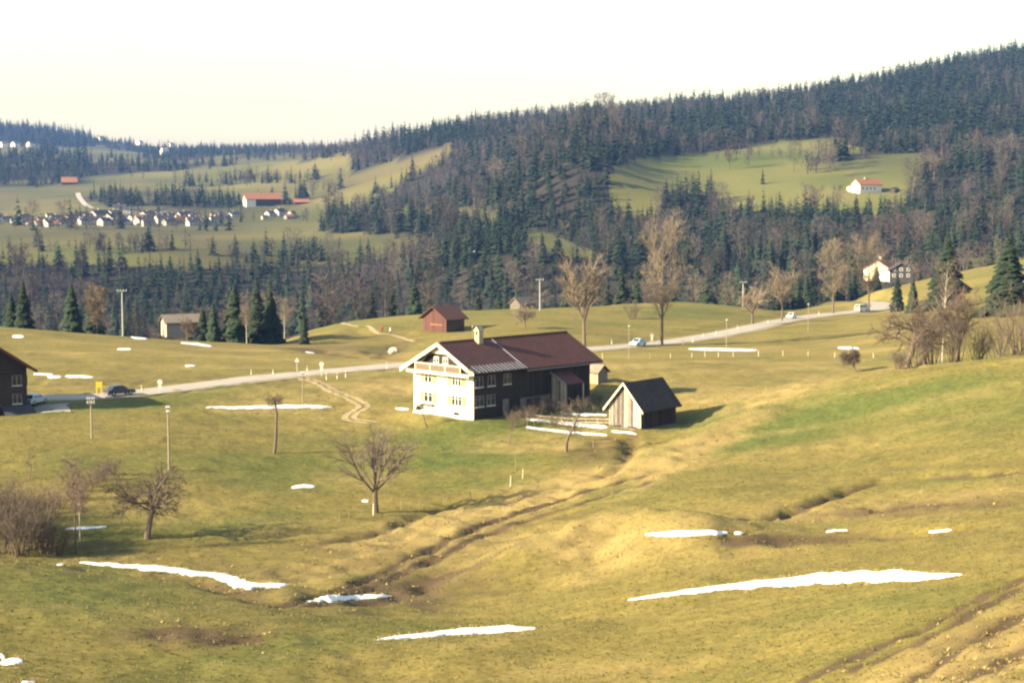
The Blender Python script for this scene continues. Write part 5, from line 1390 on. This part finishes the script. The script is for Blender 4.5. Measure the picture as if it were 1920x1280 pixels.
# which show: top of tree above the nearer ground
tops = pz + hgt
vis = np.ones(len(pts), bool)
for f in np.linspace(.12, .985, 60):
    gz = topv(pts[:, 0] * f, pts[:, 1] * f); vis &= (CAMZ + (tops - 1.0 - CAMZ) * f) > gz
inf = (px > -40) & (px < 1960)
keep = vis
order = np.argsort(-np.where(vis & inf, app, 0))
c_ids = [i for i in order if isc[i] and vis[i] and inf[i]][:290]
b_ids = [i for i in order if not isc[i] and vis[i] and inf[i]][:290]
midc = [conifer_parts(200 + k, 16, (2.0, 2.8, 3.6, 2.4, 3.2)[k], 17, 10) for k in range(5)]
def mid_bare(seed, tw):
    t = Tree(seed, (16, 7), (.22, .2), ((28, 55), (28, 55)), (.36, .5), (.03, .1, .14), (.02, .12, .1), .88, 4, 1.3, .055, (4, 2, 1, 1), (5, 3, 3, 3))
    t.branch(Vector((0, 0, -.5)), Vector((0, 0, 1)), 13.5, .2, 0, lambda u: math.sin(math.pi * min(1, max(.15, (u - .08) * .92))) ** .5)
    return t.meshes(m_bark, tw)
midb = [mid_bare(300 + k, (m_wt1, m_wt2, m_wt3, m_wt1)[k % 4]) for k in range(6)]
def where(i):
    x = px[i]
    for lim, w in ((160, 'behind the left crest spruces'), (300, 'behind the left power mast'), (420, 'behind the pale-roofed crest shed'), (540, 'behind the crest spruce clump'), (660, 'behind the shaded hollow'), (780, 'left of the red-brown barn'),
                   (900, 'behind the red-brown barn'), (1040, 'behind the lattice power mast'), (1160, 'behind the left tall roadside tree'), (1320, 'behind the tallest roadside tree'), (1500, 'behind the right power mast'),
                   (1660, 'behind the roadside row by the van'), (1800, 'behind the dark boarded house'), (3000, 'behind the rightmost big spruce')):
        if x < lim: break
    return w
def zone(i):
    if px[i] < 660: return 'in the gorge beyond the left meadow', 'left gorge'
    if px[i] < 1160: return 'in the gorge beyond the farmhouse', 'middle gorge'
    return 'in the gorge beyond the right-hand road', 'right gorge'
for ids, par, nm, kind, base in ((c_ids, midc, 'spruce_tree', 'dark spruce crowded', 16.0), (b_ids, midb, 'bare_tree', 'leafless brown tree crowded', 14.0)):
    for i in ids:
        z_, g_ = zone(i); s = hgt[i] / base
        size = 'tall' if hgt[i] > 14 else ('middling' if hgt[i] > 10.5 else 'short')
        slope = 'on the near rim' if pts[i, 1] < 560 else ('low in the gorge' if pts[i, 1] < 830 else 'on the far gorge slope')
        plant_tree(nm, size + (' dark spruce ' if ids is c_ids else ' leafless tree ') + slope + ' ' + where(i), 'tree', (pts[i, 0], pts[i, 1], pz[i] - .2), par[int(rng.randint(len(par)))], (s * rng.uniform(.9, 1.45), s * rng.uniform(.9, 1.45), s), rng.rand() * 6, ('spruces of the ' if ids is c_ids else 'leafless trees of the ') + g_)

# the rest of the woods read as a mass
taken = np.zeros(len(pts), bool); taken[c_ids] = True; taken[b_ids] = True
def merge(name, label, ids, arrs, m, base):
    VV = []; FF = []; TT = []; o = 0
    which = rng.randint(len(arrs), size=len(ids))
    for k, (V, F) in enumerate(arrs):
        sel = np.array(ids)[which == k]
        if len(sel) == 0: continue
        a = rng.rand(len(sel)) * 6.28; s = hgt[sel] / base; w = s * rng.uniform(.9, 1.55, len(sel))
        c, sn = np.cos(a), np.sin(a)
        P = np.empty((len(sel), len(V), 3))
        P[:, :, 0] = (V[None, :, 0] * c[:, None] - V[None, :, 1] * sn[:, None]) * w[:, None] + pts[sel, 0][:, None]
        P[:, :, 1] = (V[None, :, 0] * sn[:, None] + V[None, :, 1] * c[:, None]) * w[:, None] + pts[sel, 1][:, None]
        P[:, :, 2] = V[None, :, 2] * s[:, None] + pz[sel][:, None] - .2
        VV.append(P.reshape(-1, 3)); FF.append((F[None] + (np.arange(len(sel)) * len(V))[:, None, None] + o).reshape(-1, 3)); o += P.shape[0] * P.shape[1]
        TT.append(np.repeat(rng.rand(len(sel)), len(V)))
    ob = link(name, raw_mesh(name, np.concatenate(VV), np.concatenate(FF), m, False, {'tint': np.concatenate(TT)}))
    ob['label'] = label; ob['kind'] = 'stuff'; ob['category'] = 'woods'
    return ob
def tint_mat(name, a, b_, c_):
    m, nt, bs = node_mat(name)
    at_ = N(nt, 'ShaderNodeAttribute'); at_.attribute_name = 'tint'
    col = mixc(nt, at_.outputs['Fac'], a, b_)
    col = mixc(nt, ramp(nt, noise_tex(nt, .25, 3, .6), .35, .7), col, c_)
    nt.links.new(col, bs.inputs['Base Color']); bs.inputs['Roughness'].default_value = .95; bs.inputs['Specular IOR Level'].default_value = .05
    return m
m_cwood = tint_mat('spruce_wood_mass', (.012, .021, .014), (.038, .050, .026), (.020, .032, .018))
m_bwood = tint_mat('leafless_wood_mass', (.038, .036, .036), (.100, .080, .066), (.060, .053, .048))  # leafless mass lowered in albedo to hold the shade on the hillside
far_c = [conifer_arrays(400 + k, 16, (2.0, 3.0, 3.6, 2.5, 3.2, 4.2)[k], 9, 8, False) for k in range(6)]
def far_bare(seed):
    r = random.Random(seed); V = []; F = []
    def tri(p, e, w):
        o = len(V); d = Vector(e) - Vector(p); a = d.cross(Vector((r.gauss(0, 1), r.gauss(0, 1), r.gauss(0, .4)))).normalized() * w
        V.extend([tuple(Vector(p) - a), tuple(Vector(p) + a), tuple(e)]); F.append((o, o + 1, o + 2))
    for k in range(3): tri((0, 0, -.5), (r.uniform(-.3, .3), r.uniform(-.3, .3), 12), .22)
    for k in range(76):
        t = r.uniform(.2, 1.0); h = 14 * t * .88; a = r.random() * 6.28; rad = 3.4 * math.sin(math.pi * min(1, max(.18, t * .93))) ** .6
        s = r.uniform(.1, .75) * rad; p = (math.cos(a) * s, math.sin(a) * s, h * .9)
        e = (math.cos(a) * (s + r.uniform(.3, 1.0)), math.sin(a) * (s + r.uniform(.3, 1.0)), h * .9 + r.uniform(.8, 2.4)); tri(p, e, r.uniform(.07, .2))
    return np.array(V), np.array(F)
far_b = [far_bare(500 + k) for k in range(5)]
rest = np.nonzero(keep & ~taken)[0]
rc = rest[isc[rest]]; rb_ = rest[~isc[rest]]
print('woods', len(pts), len(rc), len(rb_), vis.sum())
merge('spruce_woods', 'dark spruce woods covering the hills across the valley', rc, far_c, m_cwood, 16.0)
merge('leafless_woods', 'grey-brown leafless woods mixed among the spruces', rb_, far_b, m_bwood, 14.0)

# ------------------------------------------------------------------ dry tussocks along banks, ditches and the clods at lower right
m_tuss = tint_mat('dry_grass_tussock', (.42, .31, .12), (.24, .165, .065), (.33, .24, .09))
tv = []; tf = []; tt = []
def tussock(x, y, s, n):
    z = top(x, y); tn = rng.rand()
    for k in range(n):
        a = rng.rand() * 6.28; e = rng.uniform(.35, 1.0) * s; w = .035 + .05 * s; o = len(tv); rr = rng.uniform(0, .35) * s
        bx, by = x + math.cos(a) * rr, y + math.sin(a) * rr
        tv.extend([(bx - math.sin(a) * w, by + math.cos(a) * w, z - .03), (bx + math.sin(a) * w, by - math.cos(a) * w, z - .03), (bx + math.cos(a) * e * .8, by + math.sin(a) * e * .8, z + e * rng.uniform(.25, .8))]); tf.append((o, o + 1, o + 2)); tt.extend([tn] * 3)
gx0 = rng.rand(80000); yy_ = 56 + (240 - 56) * rng.rand(80000) ** 1.15; xx_ = (rng.rand(80000) * 2 - 1) * yy_ * .33
gs_ = (.035 + .085 * rng.rand(80000)) * (.7 + .6 * rng.rand(80000)); gz_ = topv(xx_, yy_); gd_, _ = dist_line(xx_, yy_, ROAD)
hd_ = np.hypot(xx_ - loc2w(HOUSE, HOUSE_ROT, 10, 5)[0], yy_ - loc2w(HOUSE, HOUSE_ROT, 10, 5)[1]); ok_ = (gd_ > 4.2) & (hd_ > 13)
xx_, yy_, gs_, gz_ = xx_[ok_], yy_[ok_], gs_[ok_], gz_[ok_]; nb = 4
ga = rng.rand(len(xx_), nb) * 6.28; ge = gs_[:, None] * rng.uniform(.6, 1.5, ga.shape); gw = .02 + .35 * gs_[:, None] + 0 * ga
TV = np.zeros((len(xx_), nb, 3, 3)); ca, sa = np.cos(ga), np.sin(ga)
TV[..., 0, 0] = xx_[:, None] - sa * gw; TV[..., 0, 1] = yy_[:, None] + ca * gw; TV[..., 1, 0] = xx_[:, None] + sa * gw; TV[..., 1, 1] = yy_[:, None] - ca * gw
TV[..., 2, 0] = xx_[:, None] + ca * ge; TV[..., 2, 1] = yy_[:, None] + sa * ge; TV[..., :2, 2] = gz_[:, None, None] - .03; TV[..., 2, 2] = gz_[:, None] + ge * rng.uniform(.3, .8, ga.shape)
gi_ = np.clip(np.searchsorted(gy, yy_) - 1, 0, ny - 1) * nx + np.clip(np.searchsorted(gx, xx_) - 1, 0, nx - 1)
gt_ = np.clip(.35 + .75 * straw[gi_] - .55 * green[gi_] + .45 * (rng.rand(len(gi_)) - .5), 0, 1)
m_turf = tint_mat('winter_turf_tufts', (.090, .098, .024), (.29, .215, .074), (.17, .140, .040))
mo = link('meadow_tufts', raw_mesh('meadow_tufts', TV.reshape(-1, 3), np.arange(len(xx_) * nb * 3).reshape(-1, 3), m_turf, False, {'tint': np.repeat(gt_, nb * 3)}))
mo['kind'] = 'stuff'; mo['label'] = 'olive winter grass tufts all over the near meadow'; mo['category'] = 'grass'
gsel = np.nonzero((fy > 62) & (fy < 235) & (tuss > .55) & (np.abs(fx) < fy * .32))[0]
gsel = gsel[rng.rand(len(gsel)) < .16 * np.clip(tuss[gsel] - .35, 0, 1)]
for i in gsel: tussock(fx[i] + rng.uniform(-.5, .5), fy[i] + rng.uniform(-.5, .5), rng.uniform(.12, .38), 7)
for SV in SNOWV:
    if SV[:, 1].mean() > 240: continue
    for s_ in range(0, len(SV)):
        for k_ in range(2):
            if rng.rand() < .55: tussock(SV[s_, 0] + rng.normal(0, .25), SV[s_, 1] + rng.normal(0, .35), rng.uniform(.1, .24), 5)
to = link('dry_grass', raw_mesh('dry_grass', tv, tf, m_tuss, False, {'tint': tt})); to['kind'] = 'stuff'; to['label'] = 'dry straw tussocks on the banks and ditches of the slope'; to['category'] = 'grass'

# ------------------------------------------------------------------ haze of the valley
hb = MB().box(-4400, 4400, -310, 6600, -140, 262).build('haze', None)
hb['kind'] = 'stuff'
hm = bpy.data.materials.new('valley_haze'); hm.use_nodes = True; nt = hm.node_tree
nt.nodes.clear(); out = nt.nodes.new('ShaderNodeOutputMaterial'); pv = nt.nodes.new('ShaderNodeVolumePrincipled')
pv.inputs['Color'].default_value = (.22, .42, 1.0, 1); pv.inputs['Density'].default_value = .000055; pv.inputs['Anisotropy'].default_value = 0.0
nt.links.new(pv.outputs[0], out.inputs['Volume']); hb.data.materials.append(hm)
